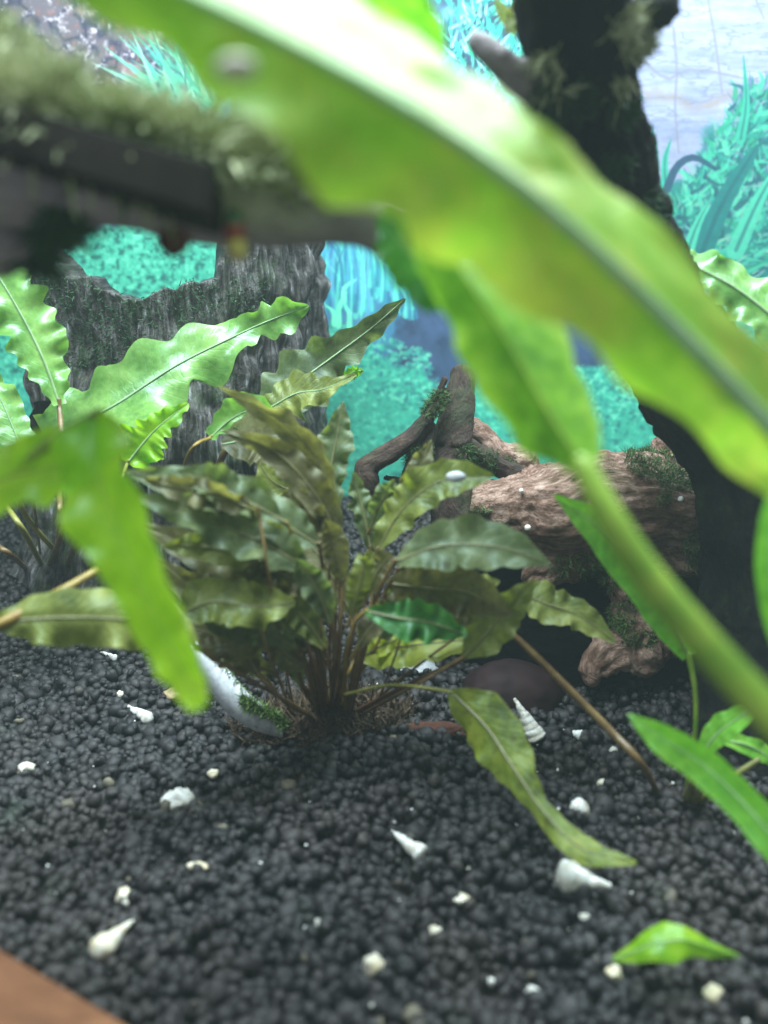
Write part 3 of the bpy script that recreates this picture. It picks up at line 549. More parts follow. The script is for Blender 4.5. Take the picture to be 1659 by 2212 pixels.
leaf(plant, [(640, 1340, 20), (540, 1300, 19.9), (420, 1270, 19.8), (330, 1200, 19.7)], [8, 44, 56, 50, 30, 3], 'brown', tilt=(-20,), cup=.2, seed=16, ruffle=0.23, stem=[B0(-20), (650, 1470, 20.6)], stemr=(.05, .08), **R_)
leaf(plant, [(380, 1330, 18.6), (460, 1300, 18.5), (550, 1310, 18.4), (638, 1300, 18.3)], [10, 52, 60, 62, 52, 8], 'olive', tilt=(-25, 0), cup=.2, seed=17, ruffle=0.26, lobe=0.17, lf=5, stem=[B0(-24), (560, 1480, 20), (430, 1400, 19)], stemr=(.05, .08), label='pale lobed leaf curling low on the left', **R_)
leaf(plant, [(560, 1460, 20.2), (520, 1400, 20), (460, 1370, 19.9), (400, 1350, 19.8)], [6, 36, 50, 44, 4], 'brown', tilt=(10,), cup=.2, seed=18, ruffle=0.15, stem=[B0(-24), (620, 1520, 20.6)], stemr=(.05, .08), **R_)
leaf(plant, [(670, 1330, 19.8), (630, 1270, 19.6), (600, 1250, 19.4), (540, 1170, 19.2)], [6, 50, 64, 50, 3], 'olive', tilt=(20,), cup=.2, seed=19, ruffle=0.15, stem=[B0(-10), (690, 1450, 20.4)], stemr=(.05, .08), **R_)
leaf(plant, [(760, 1330, 21.5), (720, 1250, 21.5), (680, 1190, 21.5), (600, 1120, 21.5)], [6, 40, 60, 56, 3], 'brown', tilt=(15,), cup=.2, seed=20, ruffle=0.15, stem=[B0(5), (755, 1420, 21.5)], stemr=(.05, .08), **R_)
leaf(plant, [(700, 1060, 22.6), (640, 1060, 22.6), (590, 1040, 22.6), (560, 1000, 22.6)], [6, 50, 60, 40, 3], 'olive', tilt=(-10,), cup=.2, seed=21, ruffle=0.15, stem=[B0(-4, -6), (725, 1250, 22.2)], stemr=(.05, .07), **R_)
for i_, (x0, y0, x1, y1, d, w_, m_) in enumerate((
    (660, 1440, 560, 1395, 19.6, 30, 'brown'), (640, 1400, 430, 1330, 19.2, 34, 'bronzegreen'), (600, 1460, 470, 1440, 20.3, 22, 'brown'), (690, 1300, 560, 1215, 18.9, 34, 'brown'),
    (650, 1200, 500, 1150, 18.7, 34, 'olive'), (620, 1130, 380, 1020, 18.2, 36, 'bronzegreen'), (560, 1110, 310, 1035, 17.9, 26, 'brown'), (620, 1235, 350, 1180, 18.9, 30, 'olive'),
    (700, 1190, 610, 1060, 19.7, 32, 'brown'), (710, 1150, 655, 1010, 20.2, 28, 'olive'), (860, 1230, 1010, 1160, 19.3, 34, 'brown'), (830, 1290, 960, 1235, 19.6, 30, 'olive'),
    (880, 1330, 1080, 1255, 19.6, 34, 'olive'), (900, 1350, 1060, 1330, 19.9, 26, 'brown'), (800, 1140, 850, 1035, 20.6, 22, 'bronzegreen'), (780, 1420, 900, 1370, 20.9, 20, 'yellow'),
    (650, 1480, 600, 1380, 20.6, 22, 'olive'), (600, 1400, 420, 1400, 19.5, 34, 'brown'), (560, 1350, 400, 1260, 18.8, 38, 'olive'), (680, 1380, 590, 1320, 19.4, 34, 'bronzegreen'), (640, 1330, 500, 1240, 18.9, 36, 'brown'), (580, 1470, 450, 1400, 20.8, 26, 'brown'), (700, 1420, 640, 1350, 19.8, 26, 'brown'), (820, 1380, 930, 1300, 19.6, 30, 'bronzegreen'), (790, 1290, 850, 1200, 19.4, 28, 'brown'), (715, 1350, 640, 1205, 18.6, 28, 'bronzegreen'), (760, 1330, 800, 1190, 18.9, 24, 'olive'), (740, 1260, 700, 1120, 19, 26, 'brown'), (700, 1400, 600, 1290, 19, 30, 'olive'), (770, 1400, 880, 1290, 19.2, 26, 'brown'), (720, 1330, 650, 1250, 20.3, 28, 'brown'))):
    leaf(plant, [(x0, y0, d+.3), (lerp(x0, x1, .35), lerp(y0, y1, .35)-rng.uniform(4, 22), d+.1), (lerp(x0, x1, .7), lerp(y0, y1, .7)-rng.uniform(0, 20), d), (x1, y1, d-.2)], [5, w_, w_*1.15, w_*.9, 3], m_, tilt=(rng.uniform(-30, 30), rng.uniform(-30, 30)), cup=rng.uniform(.1, .5), ruffle=rng.uniform(.15, .3), rf=rng.uniform(2.4, 4), lobe=0.10, seed=200+i_,
         stem=[B0((x0-720)*.5), (lerp(BASE[0], x0, .8), lerp(BASE[1], y0, .55), d+.8)] if i_ % 3 == 0 else [(x0+(12 if x0 < 720 else -12), y0+26, d+.5)], stemr=(.035, .055), rib='ribbrown', smat=['st_brown', 'st_red', 'st_amber'][i_ % 3], nt_=44, ns_=11)
# bare and young stems around the crown
for i, (x, y, d) in enumerate([(590, 1290, 20.8), (640, 1330, 19.8), (668, 1235, 20.1), (742, 1235, 20.2), (780, 1290, 20.6), (850, 1330, 21.3), (560, 1380, 20.9), (1110, 1372, 20.7)]):
    tube('stem', [G(BASE[0]-30+i*7, BASE[1]-6, -.1), P(lerp(BASE[0], x, .45), lerp(BASE[1], y, .5)+8, d+.2), P(x, y, d)], [.075, .06, .045], M[['st_brown', 'st_red', 'st_amber'][i % 3]], plant, 8, 18)
for i in range(26):   # fine roots and dead threads on the crown
    a = rng.uniform(0, 6.28); r0 = rng.uniform(.3, 1.3); p0 = bz+[.1*math.cos(a), .1*math.sin(a), .35+rng.rand()*.4]; p1 = bz+[r0*math.cos(a), r0*.7*math.sin(a), .12+rng.rand()*.25]
    tube('root', [p0, (p0+p1)/2+[0, 0, .25], p1], [.035, .03, .015], M['st_red' if i % 2 else 'st_brown'], plant, 6, 10)
V0, F0 = icosphere(4)
def lump(name, c, r, mat, parent=None, lumpy=.25, seed=0, sub=4, freq=1.6):
    V_, F_ = icosphere(sub); v = V_*(1+lumpy*fbm(V_*freq+seed*3.1, 4, seed))[:, None]*np.asarray(r)+np.asarray(c)
    uv = np.stack([v[:, 0]*1.2, np.arctan2(V_[:, 1], V_[:, 2]), v[:, 2]*.3], 1)
    return link(name, mesh_np(name, v, F_, True, uv), M[mat], parent)
ang = rng.uniform(0, 6.28, 500); rad_ = rng.uniform(.2, 2.0, 500); q_ = np.c_[bz[0]-.3+rad_*np.cos(ang)*1.3, bz[1]+rad_*np.sin(ang)*.6, np.zeros(500)]
q_[:, 2] = gz(q_[:, 0], q_[:, 1])+.15+np.clip(.9-.45*rad_, 0, 1)*rng.rand(500)
tufts('mulm', q_, np.tile([0, 0, .6], (500, 1)), 4200, .45, 'mulm', plant, .022, 77)
lump('crown', bz+[-.1, 0, .15], (1.0, .7, .42), 'redchip', plant, .45, 3)

# ------------------------------------------------------------------ driftwood: limbs melted together on a voxel grid, then weathered
def driftwood(name, limbs, mat, voxel, label, cat, disp=.12, fine=.05, seed=0, blobs=()):
    bm = bmesh.new(); curves = []
    for L in limbs:
        pts = np.array([P(*q[:3]) if len(q) > 3 else q for q in L]); rad = np.array([q[3]*q[2]/F for q in L]); n = 8*len(L)
        V, f, uv = tube_np(pts, rad, 18, n); vs = [bm.verts.new(v) for v in V]
        for q in f:
            try: bm.faces.new([vs[i] for i in dict.fromkeys(q)])
            except ValueError: pass
        c = catmull(pts, n); curves.append((c, np.concatenate([[0], np.cumsum(np.linalg.norm(np.diff(c, axis=0), axis=1))]), np.interp(np.linspace(0, 1, n), np.linspace(0, 1, len(rad)), rad)))
    bmesh.ops.recalc_face_normals(bm, faces=bm.faces[:])
    me = bpy.data.meshes.new(name); bm.to_mesh(me); bm.free()
    tmp = bpy.data.objects.new('tmp', me); COL.objects.link(tmp); md = tmp.modifiers.new('r', 'REMESH'); md.mode = 'VOXEL'; md.voxel_size = voxel
    sm = tmp.modifiers.new('s', 'SMOOTH'); sm.iterations = 6; sm.factor = .5
    dg = bpy.context.evaluated_depsgraph_get(); ev = bpy.data.meshes.new_from_object(tmp.evaluated_get(dg)); bpy.data.objects.remove(tmp)
    n = len(ev.vertices); V = np.empty(n*3, np.float32); ev.vertices.foreach_get('co', V); V = V.reshape(-1, 3).astype(float)
    Nv = np.empty(n*3, np.float32); ev.vertices.foreach_get('normal', Nv); Nv = Nv.reshape(-1, 3)
    best = np.full(n, 1e9); uv = np.zeros((n, 3)); off = 0
    for c, L, r in curves:
        T = nrm(np.gradient(c, axis=0)); A = nrm(np.cross(T, np.array([.13, .31, .94]))); B = np.cross(T, A)
        for k in range(0, n, 20000):
            q = V[k:k+20000]; D = np.linalg.norm(q[:, None]-c[None], axis=2)-r[None]*.8; i = D.argmin(1); dmin = D[np.arange(len(q)), i]
            m = dmin < best[k:k+20000]; d = q-c[i]; th = np.arctan2((d*B[i]).sum(1), (d*A[i]).sum(1)); al = L[i]+(d*T[i]).sum(1)
            seg = uv[k:k+20000]; seg[m] = np.stack([al+off, np.cos(th)*r[i]*1.2, np.sin(th)*r[i]*1.2], 1)[m]; bb = best[k:k+20000]; bb[m] = dmin[m]
        off += 13.7
    w1 = uv*[.35, 2.4, 2.4]+.5*np.stack([fbm(V*.5, 2, 9)]*3, 1)
    fib = fbm(w1*1.0, 4, seed+1); fine_f = fbm(w1*3.2, 3, seed+5); g = fbm(V*.55, 4, seed+2)
    crack = -np.clip(.10-np.abs(fbm(w1*.8, 3, seed+8)), 0, 1)*6
    ridge = 1-2*np.abs(fbm(V*[.45, .45, .75], 4, seed+21)); chip = np.floor((fbm(w1*.45, 2, seed+30)+1)*3.5)/3.5-1
    V += Nv*(disp*1.3*g+disp*1.1*ridge+disp*1.6*chip*(fine > .055)+disp*.35*fib+fine*.7*fine_f+fine*1.1*crack)[:, None]
    ev.vertices.foreach_set('co', V.ravel().astype(np.float32)); ev.update()
    a = ev.attributes.new('lc', 'FLOAT_VECTOR', 'POINT'); a.data.foreach_set('vector', uv.astype(np.float32).ravel())
    ev.polygons.foreach_set('use_smooth', np.ones(len(ev.polygons), bool)); ev.name = name; ev.materials.clear()
    o = link(name, ev, M[mat]); tag(o, label, cat)
    return o, V, Nv
def moss_near(V, Nv, spots, parent, length, mat, n, seed, width=.02, up=None, droop=0.):
    """tufts rooted where the wood lies near the given image spots"""
    d = V-C0; dep = d@FW; px = CX+(d@RT)/dep*F; py = CY-(d@UP)/dep*F; m = np.zeros(len(V), bool)
    for x, y, r in spots: m |= (px-x)**2+(py-y)**2 < r*r
    if up is not None: m &= Nv[:, 2] > up
    if m.sum() > 10: tufts('moss', V[m], Nv[m], n, length, mat, parent, width, seed, droop)

D = 25.6
wood, wv, wn = driftwood('driftwood', [
    [(1015, 1120, D+.6, 40), (1070, 1105, D+.2, 66), (1180, 1105, D, 98), (1300, 1085, D, 104), (1400, 1085, D+.2, 100), (1490, 1110, D+.6, 100), (1580, 1120, D+1, 90)],
        [(1270, 1150, D+.2, 70), (1210, 1200, D, 50), (1160, 1235, D-.2, 30), (1140, 1250, D-.2, 16)],
    [(1350, 1170, D+.3, 60), (1470, 1180, D+.4, 66), (1540, 1190, D+.8, 60)],
    [(1320, 1200, D, 40), (1350, 1270, D, 38), (1375, 1340, D, 46), (1380, 1400, D, 60), (1410, 1420, D, 44)],
    [(1276, 1478, D-.6, 10), (1280, 1445, D-.5, 20), (1320, 1415, D-.3, 30), (1400, 1395, D, 38), (1480, 1370, D+.3, 42)],
    [(1450, 1040, D+.9, 40), (1440, 985, D+.9, 36), (1425, 945, D+.9, 20)],
    [(1440, 1000, D+.9, 30), (1480, 1010, D+1, 30), (1510, 1060, D+1, 40)],
    [(1140, 1030, D+1.4, 26), (1130, 1000, D+1.6, 30), (1070, 985, D+1.6, 26), (1030, 945, D+1.6, 24), (1010, 915, D+1.6, 14)],
], 'wood', .085, 'brown fibrous driftwood arching over the dark hollow on the right', 'driftwood', .20, .09, 3)
moss_near(wv, wn, [(1385, 995, 36), (1450, 1030, 34), (1400, 1010, 30), (1490, 1040, 22), (1270, 1220, 26), (1310, 1230, 30), (1330, 1250, 22), (1210, 1225, 22), (1345, 1330, 30), (1370, 1300, 20), (1430, 1080, 16), (1500, 1180, 30), (1510, 1210, 26), (1360, 1380, 20), (1060, 990, 22), (1100, 1000, 18), (1040, 1110, 20)], wood, .17, 'moss', 15000, 4, .010)
moss_near(wv, wn, [(1240, 1215, 16), (1350, 1350, 20), (1390, 1380, 24), (1440, 985, 16), (1300, 1240, 16)], wood, .18, 'algae', 1200, 5, .016)
br, bv, bn = driftwood('forked_branch', [
    [(962, 815, 24.6, 9), (935, 880, 24.6, 14), (890, 945, 24.5, 17), (820, 992, 24.4, 19), (790, 1012, 24.4, 22), (800, 1050, 24.4, 20), (812, 1100, 24.6, 12)],
    [(1000, 800, 25.8, 26), (985, 900, 25.5, 34), (972, 1000, 25.4, 40), (975, 1080, 25.4, 44), (985, 1200, 25.4, 46)],
    [(930, 920, 24.8, 14), (905, 1000, 24.8, 22), (880, 1060, 24.8, 18), (890, 1120, 24.8, 14)],
    [(830, 1030, 24.6, 6), (880, 1042, 24.7, 6), (940, 1050, 24.9, 8)],
    [(1000, 960, 25.8, 20), (1060, 1000, 26, 24), (1120, 1030, 26.3, 20)],
], 'twig', .07, 'dark forked branch with small moss tufts left of the brown driftwood', 'branch', .08, .05, 7)
moss_near(bv, bn, [(905, 990, 30), (930, 880, 22), (1010, 990, 30), (880, 1050, 24), (955, 860, 20), (1050, 1000, 24)], br, .15, 'moss', 6500, 6, .010)
trunk, tv, tn = driftwood('dark_driftwood_trunk', [
    [(1240, -160, 14, 130), (1245, 60, 15.5, 118), (1270, 260, 17.5, 112), (1300, 420, 19.5, 104), (1370, 600, 21.5, 108), (1500, 830, 22.6, 110), (1600, 1000, 23.2, 98), (1655, 1180, 23.6, 116), (1675, 1380, 23.8, 150), (1690, 1560, 23.8, 190), (1700, 1680, 23.6, 200)],
    [(1180, 190, 15.5, 30), (1215, 250, 16.5, 50), (1270, 330, 18, 60)],
    [(1290, 60, 16, 60), (1350, 70, 16.5, 30), (1370, 40, 16, 40), (1440, 10, 15, 30)],
    [(1350, 380, 20, 60), (1370, 440, 20.5, 56), (1360, 520, 21, 50)],
], 'darkwood', .12, 'tall dark waterlogged trunk rising at the right behind the big leaf', 'driftwood', .18, .10, 11)
moss_near(tv, tn, [(1255, 210, 40), (1325, 360, 34), (1180, 230, 40), (1340, 240, 30), (1400, 450, 30)], trunk, .22, 'deepmoss', 9000, 8, .02)
moss_near(tv, tn, [(1180, 130, 26), (1190, 200, 24), (1370, 90, 30), (1360, 60, 40), (1340, 180, 16)], trunk, .34, 'palemoss', 1400, 9, .035)
cave, cv, cn = driftwood('cave_shade_wall', [  # added mass, its blackness painted in for the shade under the driftwood
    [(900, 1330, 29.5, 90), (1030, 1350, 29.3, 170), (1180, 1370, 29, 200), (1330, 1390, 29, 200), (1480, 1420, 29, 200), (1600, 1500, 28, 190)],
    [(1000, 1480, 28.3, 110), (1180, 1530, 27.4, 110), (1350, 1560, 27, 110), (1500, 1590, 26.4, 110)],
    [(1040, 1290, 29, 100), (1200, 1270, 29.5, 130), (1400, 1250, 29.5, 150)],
], 'cave_shade', .16, 'added black mass standing for the deep shade in the hollow beneath the brown driftwood', 'driftwood', .12, .06, 15)
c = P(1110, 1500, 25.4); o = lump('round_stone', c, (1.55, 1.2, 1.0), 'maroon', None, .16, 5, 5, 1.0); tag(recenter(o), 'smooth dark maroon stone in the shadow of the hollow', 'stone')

# --- blurred mossy log, upper left, with a dark reflection in the glass built as a bar
log, lv, ln = driftwood('mossy_log', [
    [(-330, 230, 11, 200), (-120, 300, 11, 165), (100, 352, 11.2, 125), (330, 402, 11.5, 98), (560, 440, 12, 70), (740, 470, 12.5, 52), (860, 520, 13, 34), (960, 590, 13.4, 26)],
    [(560, 350, 12.2, 34), (640, 385, 12.4, 46), (720, 430, 12.6, 50)],
    [(-100, 60, 11.5, 60), (10, 170, 11.6, 44), (150, 310, 11.8, 32), (420, 350, 12, 32), (560, 350, 12.2, 36)],
    [(-60, 480, 12, 90), (40, 500, 12.2, 66), (80, 530, 12.5, 40)],
], 'greywood', .10, 'blurred grey log crossing the upper left, its top grown over with moss', 'driftwood', .13, .03, 19)
moss_near(lv, ln, [(30, 170, 120), (200, 270, 90), (330, 300, 80), (450, 310, 80), (560, 330, 80), (650, 370, 60), (20, 220, 80)], log, .30, 'palemoss', 12000, 10, .026, .15)
moss_near(lv, ln, [(300, 330, 60), (330, 360, 50), (400, 340, 60), (180, 290, 50), (480, 330, 40), (250, 330, 50), (60, 260, 40)], log, .42, 'palemoss', 4200, 11, .035, -.4, .5)
moss_near(lv, ln, [(240, 275, 30), (430, 315, 26), (560, 345, 30), (110, 235, 34), (650, 375, 24), (330, 300, 20)], log, .55, 'palemoss', 3600, 31, .03, .0)
moss_near(lv, ln, [(280, 350, 60), (380, 360, 60), (150, 300, 50)], log, .30, 'deepmoss', 1600, 12, .035, -.4, .6)
moss_near(lv, ln, [(130, 490, 50), (100, 540, 40)], log, .36, 'deepmoss', 900, 13, .035)
def prism(name, quad, depth, mat):
    """bar: four front corners (world) pushed back by a vector"""
    q = np.array(quad); b = q+np.asarray(depth); V = np.vstack([q, b]); bm = bmesh.new(); vs = [bm.verts.new(v) for v in V]
    for f in ((3, 2, 1, 0), (4, 5, 6, 7), (0, 1, 5, 4), (1, 2, 6, 5), (2, 3, 7, 6), (3, 0, 4, 7)): bm.faces.new([vs[i] for i in f])
    bmesh.ops.recalc_face_normals(bm, faces=bm.faces[:]); bmesh.ops.bevel(bm, geom=bm.edges[:], offset=.03, segments=2, affect='EDGES', profile=.5)
    me = bpy.data.meshes.new(name); bm.to_mesh(me); bm.free(); o = link(name, me, M[mat]); return o
o = prism('reflection_bar', [P(-180, 165, 9.9), P(456, 352, 10.4), P(446, 460, 10.4), P(-180, 272, 9.9)], FW*.9, 'black'); tag(recenter(o), 'dark square-ended reflection in the glass, built as a flat bar along the mossy log', 'bar')

# --- hollow bark stump at the back left
def stump():
    cxw = P(395, 900, 34.5); cx_, cy_ = cxw[0], cxw[1]; R = 5.3; z0 = gz(cx_, cy_)-.3
    nt_, na = 150, 420; th = np.linspace(0, 2*np.pi, na, endpoint=False)
    # rim height by direction (front faces -Y)
    xx = np.sin(th)      # -1 left, 1 right; cos(th)>0 = front
    def yz(px, py): return P(px, py, 31)[2]
    hf = np.interp(xx, [-1, -.85, -.7, -.55, -.35, -.1, .1, .35, .5, .56, .7, 1], [yz(0, 640), yz(0, 560), yz(0, 528), yz(0, 545), yz(0, 612), yz(0, 625), yz(0, 632), yz(0, 625), yz(0, 600), yz(0, 470), yz(0, 440), yz(0, 440)])
    hb = np.interp(xx, [-1, -.6, -.3, 0, .45, .55, 1], [yz(0, 640), yz(0, 640), yz(0, 700), yz(0, 720), yz(0, 700), yz(0, 440), yz(0, 440)])
    hf = np.where(np.cos(th) > 0, hf, hb)+.25*vnoise(np.c_[th*5, th*0, th*0], 5)+.14*vnoise(np.c_[th*17, th*0, th*0], 6)
    Vs = []; uvs = []
    for lay, rr in ((0, 1.0), (1, .86)):
        t = np.linspace(0, 1, nt_); T_, TH = np.meshgrid(t, th, indexing='ij'); Hh = np.broadcast_to(hf, T_.shape)
        Zc = z0+(Hh-z0)*T_; q = np.stack([np.cos(TH).ravel()*2.6, np.sin(TH).ravel()*2.6, Zc.ravel()*.12], 1)
        groove = fbm(q*2.2, 4, 3).reshape(T_.shape)+.7*np.abs(fbm(q*5.0, 3, 8).reshape(T_.shape)); rg = fbm(q*[1, 1, 4], 3, 4).reshape(T_.shape)
        rad = R*rr*(1+.05*np.exp(-T_*6)*4)+(.75*groove+.55*np.abs(fbm(q*.9, 3, 14).reshape(T_.shape))+.25*rg)*(1 if lay == 0 else .4)
        Vs.append(np.stack([cx_+rad*np.sin(TH), cy_-rad*np.cos(TH), Zc], -1).reshape(-1, 3))
        uvs.append(np.stack([Zc.ravel(), np.cos(TH).ravel()*R*2.2, np.sin(TH).ravel()*R*2.2], 1)*[.45, 1, 1])
    f = grid_faces(nt_, na, True); off = nt_*na; f2 = [(d+off, c_+off, b+off, a+off) for a, b, c_, d in f]; e = (nt_-1)*na
    rim = [(e+j, e+(j+1) % na, off+e+(j+1) % na, off+e+j) for j in range(na)]
    # openings low between the roots
    def keep(q):
        a = q[0] % off; th_ = th[a % na]; tt = (a//na)/(nt_-1); x = math.sin(th_)
        return not (math.cos(th_) > 0 and ((-.80 < x < -.42 and .36+.1*math.sin(x*20) < tt < .56) or (.16 < x < .62 and tt < .30+.1*math.sin(x*14))))
    f = [q for q in f+f2 if keep(q)]+rim
    me = mesh_np('bark_stump', np.vstack(Vs), np.array(f), True, np.vstack(uvs)); o = link('bark_stump', me, M['bark'])
    tag(o, 'hollow grooved bark stump with a broken rim standing at the back left', 'stump')
    V = np.vstack(Vs)[:off]; Nn = nrm(V-np.array([cx_, cy_, 0])*[1, 1, 0]-V*[0, 0, 1])
    moss_near(V, Nn, [(220, 600, 40), (170, 640, 60), (120, 620, 50), (300, 650, 60), (420, 640, 60), (540, 640, 50), (240, 720, 80), (330, 760, 60), (150, 740, 60)], o, .14, 'deepmoss', 9000, 21, .016)
stump()

# ------------------------------------------------------------------ green plants on the left
lp = thing('crinkled_green_plant', G(150, 1225), 'crinkled bright green plant at the back left with a long leaf reaching right', 'plant')
leaf(lp, [(95, 950, 25.5), (240, 880, 25.4), (380, 790, 25.6), (520, 720, 26), (600, 685, 26.3), (668, 662, 26.4)], [42, 74, 72, 62, 62, 44, 26, 38, 34, 3], 'fresh', tilt=(-38, -34, -30, -20, 10, 25), ruffle=.42, rf=3, lobe=.30, lf=7, cup=.12, ribr=.05, seed=31, nt_=110, ns_=21, stem=[(150, 1225), (40, 1080, 25)], stemr=(.08, .1), label='long crinkled leaf with toothed edges reaching up to the right')
leaf(lp, [(128, 875, 24.5), (95, 780, 24.3), (40, 670, 24), (-30, 560, 23.6), (-80, 520, 23.4)], [10, 38, 56, 62, 58, 46, 20], 'fresh', tilt=(20, 10), ruffle=.25, rf=5, lobe=.22, lf=10, cup=.15, ribr=.05, seed=32, nt_=90, ns_=19, stem=[(120, 1230), (135, 1040, 24.8)], stemr=(.08, .1), smat='st_brown')
leaf(lp, [(275, 1000, 23.8), (315, 950, 23.9), (350, 915, 24), (408, 872, 24.2)], [20, 48, 40, 28, 22, 4], 'lime', tilt=(10, -10), ruffle=.22, rf=4, lobe=.45, lf=5, cup=.2, ribr=.03, seed=33, stem=[(180, 1225), (245, 1080, 24)], stemr=(.05, .07), label='small spiky yellow green leaf')
leaf(lp, [(55, 1000, 26.5), (30, 930, 26.5), (-5, 850, 26.5), (-40, 800, 26.4)], [10, 34, 40, 30, 5], 'fresh', tilt=(20,), ruffle=.15, seed=34, stem=[(90, 1225), (75, 1100, 26)], stemr=(.06, .08), smat='st_brown')
for x0, x1, y1 in ((95, 8, 1085), (118, 128, 1050), (100, 150, 1090), (60, -20, 1170), (140, 175, 1120)):
    tube('stem', [G(x0, 1232, -.1), P((x0+x1)/2+6, (1232+y1)/2, 24.6), P(x1, y1, 24.4)], [.09, .09, .07], M[['st_brown', 'st_olive'][x0 % 2]], lp, 8, 18)
# back middle plant: twisted leaf with curled neighbours
mp_ = thing('back_green_plant', G(420, 1180), 'green plant with twisted leaves standing behind the bronze plant', 'plant')
leaf(mp_, [(560, 900, 24.5), (640, 830, 24.6), (720, 770, 24.8), (800, 710, 25), (875, 645, 25.2)], [10, 52, 68, 56, 36, 28, 20, 3], 'bronzegreen', tilt=(-30, -20, 20, 30), ruffle=.35, rf=4, lobe=.2, lf=6, cup=.1, ribr=.04, seed=35, nt_=90, stem=[(450, 1170), (470, 1010, 24.4)], stemr=(.1, .1), smat='st_brown')
leaf(mp_, [(585, 880, 24), (640, 850, 23.9), (700, 840, 23.8), (770, 810, 23.8)], [20, 44, 46, 30, 14, 3], 'olive', tilt=(-25,), ruffle=.3, lobe=.2, lf=5, seed=36)
leaf(mp_, [(455, 945, 23.6), (500, 905, 23.6), (550, 885, 23.6), (600, 900, 23.6)], [12, 24, 40, 36, 26, 3], 'fresh', tilt=(-30, 10), ruffle=.3, lobe=.2, lf=5, cup=.4, seed=37, stem=[(380, 1160), (400, 1000, 23.6)], stemr=(.06, .07), smat='st_amber')
leaf(mp_, [(480, 960, 23.2), (560, 950, 23), (620, 990, 22.8), (680, 1060, 22.6)], [10, 50, 56, 46, 26, 3], 'brown', tilt=(-30, 10), ruffle=.2, lobe=.14, lf=6, cup=.2, seed=38)
leaf(mp_, [(735, 828, 25.4), (760, 806, 25.4), (785, 800, 25.4)], [6, 13, 12, 3], 'lime', seed=39, lobe=.3, ribr=.02)
# large blurred leaf near the glass on the left, folded over
nl = thing('near_left_plant', P(-160, 1500, 13), 'bright green plant close to the glass at the left edge, its leaf drooping', 'plant')
leaf(nl, [(-220, 1090, 12.4), (-60, 1050, 12.2), (100, 1010, 12), (200, 985, 11.8), (262, 960, 11.6)], [40, 60, 74, 76, 74, 60, 20], 'neon', tilt=(-40, -30), ruffle=.05, lobe=.06, cup=.1, ribr=.015, rib='st_green', seed=41, label='upper part of the drooping leaf, lit from above')
leaf(nl, [(205, 895, 11.9), (205, 1010, 11.5), (262, 1160, 11.2), (320, 1300, 11), (378, 1420, 10.9), (436, 1532, 10.8)], [20, 78, 84, 78, 70, 62, 56, 50, 42, 20], 'neon', tilt=(35, 22, 10), ruffle=.10, rf=3, lobe=.07, lf=6, cup=.18, ribr=.012, rib='st_green', seed=42, nt_=80, ns_=19, stem=[(-160, 1500, 13), (-80, 1200, 13), (60, 1000, 12.2)], stemr=(.08, .1), smat='st_green', label='hanging bright lime leaf blade in front of the bronze plant')
# olive leaf low at left, with amber stalk
ol = thing('low_olive_leaf', G(0, 1400), 'olive leaf on a yellow stalk arching over the gravel at the left edge', 'leaf')
leaf(ol, [(-20, 1345, 16.5), (100, 1335, 16.6), (230, 1335, 16.8), (350, 1350, 17), (430, 1385, 17.2)], [10, 56, 66, 64, 52, 3], 'olive', rib='ribbrown', tilt=(0, 0), ruffle=.2, lobe=.08, cup=-.2, ribr=.03, seed=43, smat='st_amber')
tube('leaf_stem', [P(-60, 1375, 16.4), P(20, 1338, 16.5), P(110, 1290, 17.2), P(210, 1232, 18)], [.10, .11, .10, .08], M['st_amber'], ol, 10, 24)

# ------------------------------------------------------------------ big foreground leaves
bl = thing('broad_foreground_leaf', P(2000, 1450, 10), 'huge blurred lime leaf crossing the picture from top left to the right edge', 'leaf')
leaf(bl, [(2000, 1290, 10.5), (1820, 1090, 9.8), (1640, 895, 9.2), (1420, 668, 8.5), (1200, 462, 7.9), (1000, 310, 7.6), (780, 175, 7.4), (480, 20, 7.3), (180, -110, 7.2), (-40, -190, 7.2)],
     [50, 85, 108, 130, 155, 182, 208, 226, 214, 168, 125, 80, 20], 'limebig', wid2=[50, 75, 90, 105, 118, 128, 135, 145, 158, 165, 150, 110, 20], rib='ribbig', tilt=(10, 5), tilt2=(40, 55, 64, 64, 64), ruffle=.16, rf=3.3, lobe=.13, lf=8, cup=.08, ribr=.10, crinkle=.12, seed=51, nt_=130, ns_=25, asym=(1.0, 1.0), stem=[(2250, 1700, 12)], stemr=(.2, .22), smat='st_green')
fl = thing('drooping_foreground_leaf', P(1800, 1700, 8.5), 'blurred green leaf on a thick stalk slanting down to the lower right', 'leaf')
leaf(fl, [(1262, 1010, 9.8), (1190, 900, 9.9), (1110, 760, 10), (1020, 620, 10), (950, 520, 10.1), (860, 430, 10.2)], [30, 92, 108, 102, 96, 84, 60, 16], 'droop', rib='st_green', tilt=(-38, -30, -20), tilt2=(52, 56, 56), ruffle=.14, rf=2.5, lobe=.12, lf=4, cup=.1, ribr=.04, seed=52, nt_=90, ns_=21, asym=(.9, 1.15),
     stem=[(1820, 1690, 8.7), (1640, 1520, 9), (1420, 1270, 9.4), (1320, 1120, 9.6)], stemr=(.15, .24), smat='st_green')
leaf(fl, [(1020, 640, 11.2), (930, 600, 11.3), (880, 540, 11.3), (820, 460, 11.3)], [30, 60, 66, 60, 10], 'deepgreen', tilt=(-20,), ruffle=.1, seed=53, ribr=.03, name='folded_lobe')
tl_ = thing('narrow_top_leaf', P(700, -150, 12), 'narrow yellow green leaf tip hanging at the top edge', 'leaf')
